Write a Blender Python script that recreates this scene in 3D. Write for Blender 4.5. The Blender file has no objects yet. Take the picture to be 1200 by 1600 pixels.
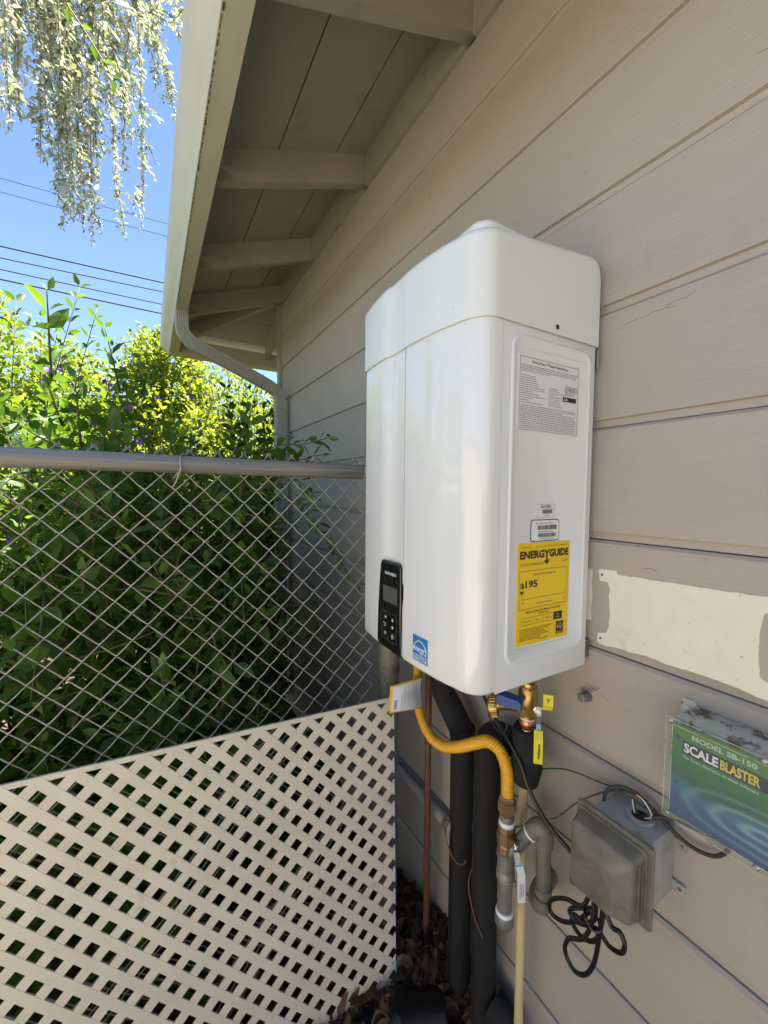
import bpy, bmesh, math, random
import numpy as np
from mathutils import Vector, Matrix
random.seed(7); rng = np.random.default_rng(11)
S = bpy.context.scene
COL = S.collection
# ------------------------------------------------------------ camera
def make_camera():
    yaw, pit, rol = (math.radians(a) for a in (30.078, -2.9076, .5168))
    f = Vector((math.sin(yaw)*math.cos(pit), math.cos(yaw)*math.cos(pit), math.sin(pit)))
    r = Vector((math.cos(yaw), -math.sin(yaw), 0)); u = r.cross(f)
    r2 = r*math.cos(rol) + u*math.sin(rol); u2 = -r*math.sin(rol) + u*math.cos(rol)
    cd = bpy.data.cameras.new('camera'); cam = bpy.data.objects.new('camera', cd); COL.objects.link(cam)
    m = Matrix((r2, u2, -f)).transposed().to_4x4(); m.translation = (0, 0, 1.6); cam.matrix_world = m
    cd.sensor_fit = 'HORIZONTAL'; cd.sensor_width = 36; cd.lens = 36*634.54/1200
    cd.clip_start = .02; cd.clip_end = 2000; S.camera = cam
make_camera()
# ------------------------------------------------------------ sky, sun, exposure
SUN_AZ, SUN_EL = math.radians(104), math.radians(71)      # azimuth from +Y towards +X
w = bpy.data.worlds.new('World'); S.world = w; w.use_nodes = True
nt = w.node_tree; sky = nt.nodes.new('ShaderNodeTexSky'); sky.sky_type = 'NISHITA'; sky.sun_disc = False
sky.sun_elevation = SUN_EL; sky.sun_rotation = SUN_AZ; sky.air_density = 1.0; sky.dust_density = .15; sky.ozone_density = 3.0
nt.links.new(sky.outputs[0], nt.nodes['Background'].inputs[0]); nt.nodes['Background'].inputs[1].default_value = .06
sl = bpy.data.lights.new('sun', 'SUN'); sl.energy = 5.0; sl.angle = math.radians(.53); sl.color = (1, .925, .80)
so = bpy.data.objects.new('sun', sl); COL.objects.link(so)
so.rotation_euler = Vector((math.sin(SUN_AZ)*math.cos(SUN_EL), math.cos(SUN_AZ)*math.cos(SUN_EL), math.sin(SUN_EL))).to_track_quat('Z', 'Y').to_euler()
S.view_settings.view_transform = 'Standard'; S.view_settings.look = 'None'; S.view_settings.gamma = 1
S.view_settings.exposure = 2.3
try:
    S.cycles.max_bounces = 10; S.cycles.diffuse_bounces = 5; S.cycles.transparent_max_bounces = 24
    S.cycles.caustics_reflective = False; S.cycles.caustics_refractive = False; S.cycles.sample_clamp_indirect = 6
except Exception: pass

# ------------------------------------------------------------ materials
def mat(name, col, rough=.6, metal=0, var=.0, vscale=8, bump=0, bscale=60, stretch=(1,1,1), spots=None, spec=.5, coat=0, rnd=0, clearn=0):
    m = bpy.data.materials.new(name); m.use_nodes = True; n = m.node_tree.nodes; l = m.node_tree.links
    b = n['Principled BSDF']; b.inputs['Roughness'].default_value = rough; b.inputs['Metallic'].default_value = metal
    b.inputs['Specular IOR Level'].default_value = spec; b.inputs['Coat Weight'].default_value = coat
    b.inputs['Coat Roughness'].default_value = .05
    c = (*col, 1); b.inputs['Base Color'].default_value = c
    tc = n.new('ShaderNodeTexCoord'); mp = n.new('ShaderNodeMapping'); mp.inputs['Scale'].default_value = stretch
    l.new(tc.outputs['Object'], mp.inputs[0]); out = None
    if var:
        t = n.new('ShaderNodeTexNoise'); t.inputs['Scale'].default_value = vscale; t.inputs['Detail'].default_value = 6; t.inputs['Roughness'].default_value = .65
        l.new(mp.outputs[0], t.inputs[0])
        r = n.new('ShaderNodeMapRange'); r.inputs[1].default_value = .3; r.inputs[2].default_value = .7; r.inputs[3].default_value = 1-var; r.inputs[4].default_value = 1+var
        l.new(t.outputs[0], r.inputs[0])
        x = n.new('ShaderNodeMix'); x.data_type = 'RGBA'; x.blend_type = 'MULTIPLY'; x.inputs[0].default_value = 1
        x.inputs[6].default_value = c; l.new(r.outputs[0], x.inputs[7]); out = x.outputs[2]
    if rnd:
        oi = n.new('ShaderNodeObjectInfo'); r = n.new('ShaderNodeMapRange'); r.inputs[3].default_value = 1-rnd; r.inputs[4].default_value = 1+rnd
        l.new(oi.outputs['Random'], r.inputs[0]); x = n.new('ShaderNodeMix'); x.data_type = 'RGBA'; x.blend_type = 'MULTIPLY'; x.inputs[0].default_value = 1
        if out: l.new(out, x.inputs[6])
        else: x.inputs[6].default_value = c
        l.new(r.outputs[0], x.inputs[7]); out = x.outputs[2]
    for sp in (spots or []):     # (colour, scale, lo, hi, stretch)
        sc, ss, lo, hi = sp[:4]
        t = n.new('ShaderNodeTexNoise'); t.inputs['Scale'].default_value = ss; t.inputs['Detail'].default_value = 8; t.inputs['Roughness'].default_value = .7
        if len(sp) > 4:
            m2 = n.new('ShaderNodeMapping'); m2.inputs['Scale'].default_value = sp[4]; l.new(tc.outputs['Object'], m2.inputs[0]); l.new(m2.outputs[0], t.inputs[0])
        else: l.new(tc.outputs['Object'], t.inputs[0])
        r = n.new('ShaderNodeMapRange'); r.inputs[1].default_value = lo; r.inputs[2].default_value = hi; l.new(t.outputs[0], r.inputs[0])
        x = n.new('ShaderNodeMix'); x.data_type = 'RGBA'; l.new(r.outputs[0], x.inputs[0])
        if out: l.new(out, x.inputs[6])
        else: x.inputs[6].default_value = c
        x.inputs[7].default_value = (*sc, 1); out = x.outputs[2]
    if out: l.new(out, b.inputs['Base Color'])
    if bump:
        t = n.new('ShaderNodeTexNoise'); t.inputs['Scale'].default_value = bscale; t.inputs['Detail'].default_value = 5
        l.new(mp.outputs[0], t.inputs[0]); bp = n.new('ShaderNodeBump'); bp.inputs['Strength'].default_value = bump; bp.inputs['Distance'].default_value = .002
        l.new(t.outputs[0], bp.inputs['Height']); l.new(bp.outputs[0], b.inputs['Normal'])
    return m
def leaf_mat(name, cols, trans=.4, rough=.45, tcol=None):
    m = bpy.data.materials.new(name); m.use_nodes = True; n = m.node_tree.nodes; l = m.node_tree.links
    b = n['Principled BSDF']; b.inputs['Roughness'].default_value = rough; b.inputs['Specular IOR Level'].default_value = .4
    g = n.new('ShaderNodeNewGeometry'); oi = n.new('ShaderNodeObjectInfo')
    ad = n.new('ShaderNodeMath'); ad.operation = 'ADD'; l.new(g.outputs['Random Per Island'], ad.inputs[0]); l.new(oi.outputs['Random'], ad.inputs[1])
    fr = n.new('ShaderNodeMath'); fr.operation = 'FRACT'; l.new(ad.outputs[0], fr.inputs[0])
    r = n.new('ShaderNodeValToRGB'); e = r.color_ramp.elements
    while len(e) < len(cols): e.new(.5)
    for i, c in enumerate(cols): e[i].position = i/(len(cols)-1); e[i].color = (*c, 1)
    l.new(fr.outputs[0], r.inputs[0]); l.new(r.outputs[0], b.inputs['Base Color'])
    t = n.new('ShaderNodeBsdfTranslucent')
    mx = n.new('ShaderNodeMix'); mx.data_type = 'RGBA'; mx.blend_type = 'MULTIPLY'; mx.inputs[0].default_value = 1
    l.new(r.outputs[0], mx.inputs[6]); mx.inputs[7].default_value = (*(tcol or (1.9, 1.7, .6)), 1); l.new(mx.outputs[2], t.inputs[0])
    s = n.new('ShaderNodeMixShader'); s.inputs[0].default_value = trans
    l.new(b.outputs[0], s.inputs[1]); l.new(t.outputs[0], s.inputs[2]); l.new(s.outputs[0], n['Material Output'].inputs[0])
    return m
def clear_mat(name, tint, gloss=.12, rough=.08, dirt=None):
    m = bpy.data.materials.new(name); m.use_nodes = True; n = m.node_tree.nodes; l = m.node_tree.links
    t = n.new('ShaderNodeBsdfTransparent'); t.inputs[0].default_value = (*tint, 1)
    b = n['Principled BSDF']; b.inputs['Base Color'].default_value = (*(dirt or (.6, .6, .58)), 1); b.inputs['Roughness'].default_value = rough
    s = n.new('ShaderNodeMixShader'); s.inputs[0].default_value = gloss
    if dirt:
        tc = n.new('ShaderNodeTexCoord'); nz = n.new('ShaderNodeTexNoise'); nz.inputs['Scale'].default_value = 30; nz.inputs['Detail'].default_value = 7
        l.new(tc.outputs['Object'], nz.inputs[0]); r = n.new('ShaderNodeMapRange'); r.inputs[1].default_value = .35; r.inputs[2].default_value = .7; r.inputs[3].default_value = gloss-.12; r.inputs[4].default_value = gloss+.15
        l.new(nz.outputs[0], r.inputs[0]); l.new(r.outputs[0], s.inputs[0])
    l.new(t.outputs[0], s.inputs[1]); l.new(b.outputs[0], s.inputs[2]); l.new(s.outputs[0], n['Material Output'].inputs[0])
    return m
M = {}
M['wall'] = mat('wall_paint', (.42, .373, .328), .62, var=.06, vscale=5, bump=.55, bscale=190, stretch=(1,.16,1), rnd=.03, spots=[((.27,.22,.17), 9, .63, .80), ((.33,.29,.25), 5, .60, .95, (1,1.6,.45)), ((.22,.17,.12), 55, .69, .77)])
M['eave'] = mat('eave_paint', (.36, .335, .265), .68, var=.09, vscale=6, bump=.3, bscale=90, stretch=(1,.3,1), rnd=.05, spots=[((.24,.205,.15), 7, .58, .82), ((.16,.12,.08), 48, .69, .76)])
M['dark'] = mat('gap_dark', (.05, .045, .04), .9)
M['roof'] = mat('roof_shingle', (.12, .11, .10), .9, var=.3, vscale=30, bump=.5)
M['patch'] = mat('cream_old_paint', (.76, .73, .62), .6, var=.05, vscale=14, bump=.4, bscale=70, spots=[((.30,.25,.18), 48, .645, .70), ((.52,.46,.36), 12, .60, .75)])
M['spout'] = mat('downspout_paint', (.40, .375, .31), .5, var=.08, vscale=18, bump=.1, bscale=60)
M['gutter'] = mat('gutter_paint', (.60, .58, .48), .42, var=.06, vscale=14, stretch=(1,.25,1), bump=.1, bscale=50, spots=[((.30,.25,.17), 36, .66, .78, (1,.12,1))])
M['stain'] = mat('gutter_rust', (.13, .085, .05), .85, var=.4, vscale=70)
M['enamel'] = mat('white_enamel', (.79, .79, .78), .09, spec=.5, coat=.5, bump=.012, bscale=7, var=.012, vscale=4, spots=[((.60,.57,.50), 60, .71, .78)])
M['hood'] = mat('white_plastic', (.77, .78, .755), .33, bump=.02, bscale=300, var=.012, vscale=5, spots=[((.60,.57,.50), 55, .71, .78)])
M['panelw'] = mat('white_side_panel', (.77, .78, .785), .30)
M['black_gloss'] = mat('black_gloss', (.008, .008, .008), .06, coat=.6)
M['screen'] = mat('lcd', (.10, .105, .10), .12)
M['silver'] = mat('chrome', (.55, .55, .55), .22, metal=1)
M['paper'] = mat('label_paper', (.78, .79, .80), .45)
M['white'] = mat('white_print', (.82, .82, .82), .5)
M['ink'] = mat('ink', (.02, .02, .022), .5)
M['inkg'] = mat('small_ink', (.24, .24, .25), .5)
M['yellow'] = mat('yellow_label', (.86, .575, .008), .45)
M['yink'] = mat('yellow_label_small_ink', (.14, .10, .02), .5)
M['blue'] = mat('sticker_blue', (.03, .19, .48), .35)
M['hose'] = mat('yellow_hose', (.80, .40, .02), .35, var=.08, vscale=20)
M['tagy'] = mat('tag_yellow', (.74, .42, .03), .45)
M['copper'] = mat('copper_old', (.17, .072, .042), .5, metal=.2, var=.2, vscale=25, bump=.1)
M['copper_new'] = mat('copper_bright', (.62, .25, .14), .32, metal=.9, var=.15, vscale=30)
M['foam'] = mat('black_foam', (.009, .009, .009), .85, var=.3, vscale=20, bump=.5, bscale=120)
M['brass'] = mat('brass', (.50, .34, .11), .34, metal=.9, var=.12, vscale=40)
M['brass_dull'] = mat('brass_dull', (.30, .215, .11), .45, metal=.75, var=.2, vscale=30)
M['galv'] = mat('galvanised', (.25, .25, .235), .48, metal=.6, var=.22, vscale=35, bump=.15, bscale=90)
M['galv_old'] = mat('galvanised_dirty', (.18, .17, .14), .62, metal=.3, var=.25, vscale=28, bump=.2)
M['tape'] = mat('white_tape', (.78, .80, .84), .55)
M['cpvc'] = mat('cream_plastic', (.66, .52, .27), .42, var=.06, vscale=20, spots=[((.16,.11,.06), 50, .64, .70, (1,1,.45))])
M['cable'] = mat('black_cable', (.007, .007, .007), .4)
M['cable_grey'] = mat('dark_grey_cable', (.045, .042, .038), .55)
M['green_wire'] = mat('green_wire', (.05, .09, .045), .5)
M['brown_wire'] = mat('brown_wire', (.10, .05, .025), .5)
M['white_wire'] = mat('white_wire', (.62, .58, .48), .5)
M['blue_plastic'] = mat('blue_plastic', (.012, .055, .26), .4)
M['yellow_plastic'] = mat('yellow_vinyl', (.72, .62, .02), .4)
M['handle_white'] = mat('white_vinyl', (.75, .74, .70), .4)
M['box_grey'] = mat('grey_pvc', (.38, .375, .35), .5, var=.1, vscale=25, spots=[((.23,.21,.15), 18, .52, .72)])
M['cover'] = clear_mat('dirty_clear_cover', (.55, .51, .43), .72, .38, (.20, .185, .15))
M['clear'] = clear_mat('clear_plastic', (.96, .97, .95), .06, .08)
M['box_light'] = mat('light_grey_box', (.50, .52, .47), .5, var=.1, vscale=30, spots=[((.12,.09,.055), 30, .50, .58)])
M['steel'] = mat('steel_screw', (.5, .5, .5), .3, metal=1)
M['rail'] = mat('fence_rail', (.27, .255, .225), .5, metal=.35, var=.38, vscale=10, stretch=(.2,7,7), bump=.15, bscale=30)
M['wire'] = mat('fence_wire', (.43, .40, .33), .55, metal=.3, var=.2, vscale=30)
M['lattice'] = mat('lattice_plastic', (.74, .66, .52), .5, var=.07, vscale=7, bump=.12, bscale=40, rnd=.05, spots=[((.36,.31,.24), 7, .60, .82), ((.27,.22,.16), 60, .68, .76)])
M['soil'] = mat('soil', (.07, .048, .032), .95, var=.4, vscale=9, bump=.8, bscale=30)
M['path'] = mat('bounce_concrete', (.34, .315, .255), .85, var=.15, vscale=5, bump=.3)
M['stucco'] = mat('stucco', (.62, .565, .46), .9, var=.06, vscale=6, bump=.4, bscale=120)
M['pot'] = mat('black_plastic', (.006, .006, .006), .5, bump=.2, bscale=25)
M['wrap'] = clear_mat('clear_wrapper', (.75, .85, .78), .35, .15)
M['bark'] = mat('bark', (.11, .085, .06), .9, var=.3, vscale=30, bump=.5)
M['twig'] = mat('green_twig', (.12, .11, .05), .7, var=.2, vscale=40)
M['line'] = mat('power_line', (.03, .028, .035), .8)
M['purple'] = mat('purple_petal', (.16, .05, .36), .6, var=.3, vscale=60)
M['leafA'] = leaf_mat('leaf_shrub', [(.045,.10,.018), (.07,.15,.025), (.095,.19,.035), (.13,.23,.045)], .45)
M['leafB'] = leaf_mat('leaf_far', [(.10,.16,.025), (.15,.22,.04), (.21,.28,.06), (.28,.32,.09)], .5)
M['leafS'] = leaf_mat('leaf_silver', [(.20,.25,.11), (.38,.40,.27), (.52,.53,.43), (.60,.60,.53)], .36, .5, (1.05, 1.05, .85))
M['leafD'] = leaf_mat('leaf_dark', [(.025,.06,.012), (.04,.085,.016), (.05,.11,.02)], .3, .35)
M['litter'] = leaf_mat('dead_leaf', [(.035,.018,.010), (.07,.034,.016), (.12,.055,.02), (.17,.10,.05), (.05,.03,.022)], .12, .8, (1, 1, 1))

# ------------------------------------------------------------ mesh helpers
ORI = {}
def finish(o, label=None, cat=None, group=None, kind=None):
    if label: o['label'] = label
    if cat: o['category'] = cat
    if group: o['group'] = group
    if kind: o['kind'] = kind
    return o
def thing(name, loc, label, cat, group=None):
    o = bpy.data.objects.new(name, None); COL.objects.link(o); o.location = loc; o.empty_display_size = .05
    ORI[o.name] = np.array(loc, float); return finish(o, label, cat, group)
def mesh_obj(name, V, F, m, parent=None, smooth=False, **kw):
    V = np.asarray(V, float).reshape(-1, 3)
    if parent is not None: og = ORI[parent.name]
    else: og = np.array([(V[:,0].min()+V[:,0].max())/2, (V[:,1].min()+V[:,1].max())/2, V[:,2].min()])
    me = bpy.data.meshes.new(name); me.from_pydata((V-og).tolist(), [], F if isinstance(F, list) else F.tolist())
    me.materials.append(m)
    if smooth:
        me.polygons.foreach_set('use_smooth', [True]*len(me.polygons))
        if smooth != 'all': me.set_sharp_from_angle(angle=math.radians(40))
    o = bpy.data.objects.new(name, me); COL.objects.link(o)
    if parent is not None: o.parent = parent
    else: o.location = og
    ORI[o.name] = og
    return finish(o, **kw)
class MB:
    def __init__(s): s.V = []; s.F = []
    def add(s, V, F):
        k = len(s.V); s.V += [tuple(map(float, v)) for v in V]; s.F += [tuple(i+k for i in f) for f in F]; return s
    def box(s, a, b, bev=0, seg=2, rot=None, about=None):
        bm = bmesh.new(); bmesh.ops.create_cube(bm, size=1)
        for v in bm.verts: v.co = Vector(((a[i]+b[i])/2 + v.co[i]*(b[i]-a[i]) for i in range(3)))
        if bev: bmesh.ops.bevel(bm, geom=bm.edges[:], offset=bev, segments=seg, affect='EDGES', profile=.6)
        if rot:
            c = Vector(about or ((a[i]+b[i])/2 for i in range(3)))
            for v in bm.verts: v.co = rot @ (v.co-c) + c
        bm.verts.index_update(); s.add([v.co for v in bm.verts], [[v.index for v in f.verts] for f in bm.faces]); bm.free(); return s
    def tube(s, P, r, n=10, cap=True):
        P = [Vector(p) for p in P]; N = len(P); R = r if hasattr(r, '__len__') else [r]*N
        T = [((P[min(i+1,N-1)]-P[max(i-1,0)]).normalized()) for i in range(N)]
        up = Vector((0,0,1)) if abs(T[0].z) < .9 else Vector((1,0,0))
        a = T[0].cross(up).normalized(); V = []; F = []
        for i in range(N):
            if i: a = (a - T[i]*a.dot(T[i])).normalized()
            b = T[i].cross(a)
            V += [P[i] + (a*math.cos(2*math.pi*k/n) + b*math.sin(2*math.pi*k/n))*R[i] for k in range(n)]
        for i in range(N-1):
            for k in range(n): F.append((i*n+k, i*n+(k+1)%n, (i+1)*n+(k+1)%n, (i+1)*n+k))
        if cap: F.append(tuple(range(n-1,-1,-1))); F.append(tuple((N-1)*n+k for k in range(n)))
        return s.add(V, F)
    def lathe(s, p, d, prof, n=20, cap=True):       # prof: (distance along d, radius)
        p = Vector(p); d = Vector(d).normalized(); a = d.cross(Vector((0,0,1)) if abs(d.z) < .9 else Vector((1,0,0))).normalized(); b = d.cross(a); V = []; F = []
        for t, r in prof: V += [p + d*t + (a*math.cos(2*math.pi*k/n)+b*math.sin(2*math.pi*k/n))*r for k in range(n)]
        for i in range(len(prof)-1):
            for k in range(n): F.append((i*n+k, i*n+(k+1)%n, (i+1)*n+(k+1)%n, (i+1)*n+k))
        if cap: F.append(tuple(range(n-1,-1,-1))); F.append(tuple((len(prof)-1)*n+k for k in range(n)))
        return s.add(V, F)
    def prism(s, poly, f0, f1):                      # poly of 2-tuples; f0,f1 map to 3-D
        n = len(poly); V = [f0(*p) for p in poly] + [f1(*p) for p in poly]
        F = [tuple(range(n-1,-1,-1)), tuple(range(n, 2*n))] + [(k, (k+1)%n, n+(k+1)%n, n+k) for k in range(n)]
        return s.add(V, F)
    def build(s, name, m, parent=None, smooth=False, **kw):
        o = mesh_obj(name, s.V, s.F, m, parent, smooth, **kw)
        bm = bmesh.new(); bm.from_mesh(o.data); bmesh.ops.recalc_face_normals(bm, faces=bm.faces[:]); bm.to_mesh(o.data); bm.free()
        return o
def curve(P, k=8):                                   # Catmull-Rom
    P = [np.array(p, float) for p in P]; P = [2*P[0]-P[1]] + P + [2*P[-1]-P[-2]]; out = []
    for i in range(1, len(P)-2):
        for t in np.linspace(0, 1, k, endpoint=False):
            a, b, c, d = P[i-1:i+3]; out.append(.5*((2*b)+(c-a)*t+(2*a-5*b+4*c-d)*t*t+(3*b-a-3*c+d)*t**3))
    return out + [P[-2]]
def resample(P, step):
    P = np.array(P); d = np.r_[0, np.cumsum(np.linalg.norm(np.diff(P, axis=0), axis=1))]; n = max(2, int(d[-1]/step)+1); t = np.linspace(0, d[-1], n)
    return np.stack([np.interp(t, d, P[:,i]) for i in range(3)], 1)
def rrect(x0, x1, y0, y1, r, n=5):
    out = []
    for cx, cy, a in ((x1-r,y1-r,0), (x0+r,y1-r,90), (x0+r,y0+r,180), (x1-r,y0+r,270)):
        out += [(cx+r*math.cos(math.radians(a+90*k/n)), cy+r*math.sin(math.radians(a+90*k/n))) for k in range(n+1)]
    return out
_txt = {}
def text_mesh(body, off=0.0):
    if (body, off) in _txt: return _txt[body, off]
    c = bpy.data.curves.new('t', 'FONT'); c.body = body; c.size = 1; c.offset = off; c.resolution_u = 3
    o = bpy.data.objects.new('t', c); COL.objects.link(o); bpy.context.view_layer.update()
    me = bpy.data.meshes.new_from_object(o.evaluated_get(bpy.context.evaluated_depsgraph_get()))
    V = np.array([v.co[:2] for v in me.vertices]); F = [tuple(p.vertices) for p in me.polygons]
    bpy.data.objects.remove(o); bpy.data.meshes.remove(me); bpy.data.curves.remove(c)
    V = (V - V.min(0))/(V.max(0)-V.min(0)); _txt[body, off] = (V, F); return V, F
def text(mb, body, fn, x0, y0, wd, ht, off=0.0, slant=0):   # lettering filling a box in the label's own 2-D space
    V, F = text_mesh(body, off); mb.add([fn(x0 + v[0]*wd + slant*v[1]*ht, y0 + v[1]*ht) for v in V], F)
def quad(mb, fn, x0, y0, x1, y1): mb.add([fn(x0,y0), fn(x1,y0), fn(x1,y1), fn(x0,y1)], [(0,1,2,3)])
def frame(mb, fn, x0, y0, x1, y1, t):
    quad(mb, fn, x0, y0, x1, y0+t); quad(mb, fn, x0, y1-t, x1, y1); quad(mb, fn, x0, y0+t, x0+t, y1-t); quad(mb, fn, x1-t, y0+t, x1, y1-t)
def small_print(mb, fn, x0, x1, y, h, R, fill=1.0):         # a line too small to read: word-long strokes
    x = x0; end = x0 + (x1-x0)*fill
    while x < end:
        wd = R.uniform(.8, 4.2)*h; wd = min(wd, end-x)
        if wd > .3*h: quad(mb, fn, x, y, x+wd, y+h*.50)
        x += wd + .55*h

W = .86                                                    # plane of the siding
# ============================================================ ground and sky setting
def ground():
    xs = np.r_[-300,-60,-20,-8,-4,np.arange(-2.6,1.0,.1),1.4,4,10,60,300]; ys = np.r_[-300,-60,-15,-5,-2,np.arange(-.6,3.4,.1),4.5,7,12,40,120,400]
    X, Y = np.meshgrid(xs, ys, indexing='ij')
    Z = .075*np.exp(-((Y-1.02)/.28)**2)*np.clip((X+.9)/.8, 0, 1)*(X < .95) + .03*np.exp(-((X-.86)/.15)**2)*(Y < 3)*(Y > -2)
    V = np.stack([X, Y, Z], -1).reshape(-1, 3); a, b = len(xs), len(ys)
    F = [(i*b+j, (i+1)*b+j, (i+1)*b+j+1, i*b+j+1) for i in range(a-1) for j in range(b-1)]
    o = mesh_obj('ground', V, F, M['soil'], smooth='all', kind='structure')
    p = MB().box((-4.2, -5, -.06), (.25, .62, .012), .004).build('path', M['path'], kind='structure')  # unseen pale paving, put in for the sunlight it bounces up
ground()
def bounce_wall():  # unseen wall, added to throw warm bounced sunlight onto the shaded side
    t = thing('bounce_wall', (-3.4,-2.4,0), 'pale stucco wall added out of view to bounce light onto the house', 'wall')
    MB().box((-3.5,-7,-.05),(-3.3,1.5,2.2),.01).build('bounce_wall_slab', M['stucco'], t)
    MB().box((-3.54,-7.02,2.2),(-3.26,1.52,2.27),.01).build('coping', M['path'], t)
bounce_wall()
# ============================================================ house
YE, OV = 3.04, .628
house = thing('house', (W, YE, 0), 'taupe painted house wall with horizontal siding and open rafter eave', 'house')
SL = .36
def deck(x): return 2.872 + (x-.25)*SL                    # underside of roof boards at plan offset x
def build_house():
    MB().box((.886, -4, -.05), (.95, YE-.02, 3.05)).build('sheathing', M['dark'], house)
    MB().box((.875, -4, -.06), (.93, YE-.01, .03)).build('foundation', M['wall'], house)
    zs = [.022 + .246*k for k in range(12)] + [2.945]
    for k in range(len(zs)-1):
        z0, z1 = zs[k]+.0005, zs[k+1]-.0015
        pr = [(.8855,z0), (.8705,z0), (.8700,z0+.0150), (W+.0012,z0+.0162), (W,z0+.0185), (W,z1-.006), (W+.006,z1), (.8855,z1)]
        wav = .0006*math.sin(k*2.1)
        MB().prism(pr, lambda x, z: (x+wav, -4, z), lambda x, z: (x-wav, YE, z)).build('siding_board', M['wall'], house)
    MB().box((W-.012, YE-.045, .03), (W+.012, YE+.012, 2.95), .002).build('corner_trim', M['eave'], house)
    MB().box((W-.010, YE+.0125, .03), (W+4, YE+.05, 3.0)).build('end_wall', M['wall'], house)
    # frieze blocks between rafters
    ry = [-1.085, -.39, .305, 1.0, 1.695, 2.39, 3.03]
    for a, b in zip(ry[:-1], ry[1:]):
        MB().box((W-.004, a+.021, 2.957), (W+.03, b-.021, deck(W)+.004), .0015).build('frieze_block', M['eave'], house)
    MB().box((W+.012, -4, 2.9455), (W+.03, YE, 2.9565)).build('frieze_gap', M['eave'], house)
    # rafters (bottom .125 under the deck, birdsmouth at wall)
    for y in ry:
        h = .124
        pr = [(.235, deck(.235)-h), (W+.02, deck(W+.02)-h), (W+.02, deck(W+.02)+.002), (.235, deck(.235)+.002)]
        MB().prism(pr, lambda x, z: (x, y-.02, z), lambda x, z: (x, y+.02, z)).build('rafter', M['eave'], house)
    for x in (W+.06, W+.75, W+1.45):                        # rafters of the end eave
        pr = [(YE+OV-.01, deck(.235)-.124), (YE-.02, deck(W+.02)-.124), (YE-.02, deck(W+.02)+.002), (YE+OV-.01, deck(.235)+.002)]
        MB().prism(pr, lambda yy, z: (x-.02, yy, z), lambda yy, z: (x+.02, yy, z)).build('rafter', M['eave'], house)
    # hip rafter on the diagonal
    d = Vector((-1, 1, 0)).normalized(); sd = Vector((1, 1, 0)).normalized()*.02; mb = MB()
    c0 = Vector((W+.02, YE-.02, deck(W+.02))); c1 = Vector((.24, YE+OV-.01, deck(.24)))
    V = []
    for c, h in ((c0, .115), (c1, .105)):
        V += [c-sd-Vector((0,0,h)), c+sd-Vector((0,0,h)), c+sd, c-sd]
    mb.add(V, [(0,1,2,3), (7,6,5,4), (0,4,5,1), (1,5,6,2), (2,6,7,3), (3,7,4,0)]).build('hip_rafter', M['eave'], house)
    # roof boards: side eave runs along the wall and is cut at the hip; end eave runs across
    js = [.13, .228, .47, .715, .955]
    for k in range(4):
        x0, x1 = js[k]+.0025, js[k+1]-.0025; hip = lambda x: YE + (W-x)
        V = [(x0, -4, deck(x0)), (x1, -4, deck(x1)), (x1, hip(x1), deck(x1)), (x0, hip(x0), deck(x0))]
        V += [(a, b, c+.02) for a, b, c in V]
        MB().add(V, [(0,1,2,3), (7,6,5,4), (0,4,5,1), (1,5,6,2), (2,6,7,3), (3,7,4,0)]).build('roof_board', M['eave'], house)
        y0, y1 = YE+W-x0, YE+W-x1
        V = [(x0, y0, deck(x0)), (x1, y1, deck(x1)), (5, y1, deck(x1)), (5, y0, deck(x0))]; V += [(a, b, c+.02) for a, b, c in V]
        MB().add(V, [(3,2,1,0), (4,5,6,7), (0,1,5,4), (1,2,6,5), (2,3,7,6), (3,0,4,7)]).build('roof_board', M['eave'], house)
    # shingled roof above
    xr = 4.6; e = .125; zz = lambda x: deck(x)+.024
    V = [(e,-5,zz(e)), (xr,-5,zz(xr)), (xr, YE+W-xr, zz(xr)), (e, YE+W-e, zz(e)), (2*xr-e, YE+W-e, zz(e)), (2*xr-e,-5,zz(e))]; V += [(a,b,c+.03) for a,b,c in V]
    F = [(0,1,2,3), (3,2,4), (1,5,4,2)]; F += [tuple(i+6 for i in reversed(f)) for f in F] + [(0,3,9,6), (3,4,10,9), (4,5,11,10), (5,1,7,11), (1,0,6,7)]
    MB().add(V, F).build('roof', M['roof'], house)
    # old cream paint left where a box was taken off the wall
    P = [(.5333,1.4295),(.5298,1.4336),(.4926,1.4355),(.4917,1.4281),(.421,1.4299),(.3355,1.4321),(.2696,1.4346),(.2486,1.4362),(.205,1.437),(.204,1.412),(.2474,1.4092),(.2522,1.4066),(.256,1.3791),(.2563,1.339),(.2527,1.303),(.2425,1.2966),(.205,1.295),(.205,1.270),(.2413,1.2681),(.2553,1.2684),(.272,1.2704),(.2828,1.2726),(.3098,1.2735),(.3388,1.2738),(.3697,1.2722),(.3917,1.2716),(.409,1.2747),(.4329,1.2741),(.4613,1.2707),(.4813,1.2716),(.5125,1.2665),(.5273,1.2683),(.5312,1.2733),(.53,1.29),(.5119,1.2956),(.5053,1.31),(.5048,1.3453),(.5078,1.3762),(.5048,1.3909),(.5107,1.4071),(.5288,1.4071)]
    R = random.Random(3); Q = []
    for (a, b), (c, d_) in zip(P, P[1:]+P[:1]):
        n = max(1, int(math.hypot(c-a, d_-b)/.006))
        for i in range(n): Q.append((a+(c-a)*i/n + R.uniform(-.0006,.0006), b+(d_-b)*i/n + R.uniform(-.0007,.0007)))
    pt = MB().prism(Q, lambda y, z: (W-.0014, y, z), lambda y, z: (W+.001, y, z)).build('paint_patch', M['patch'], house, label='bare cream patch with ear shaped corners')
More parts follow.
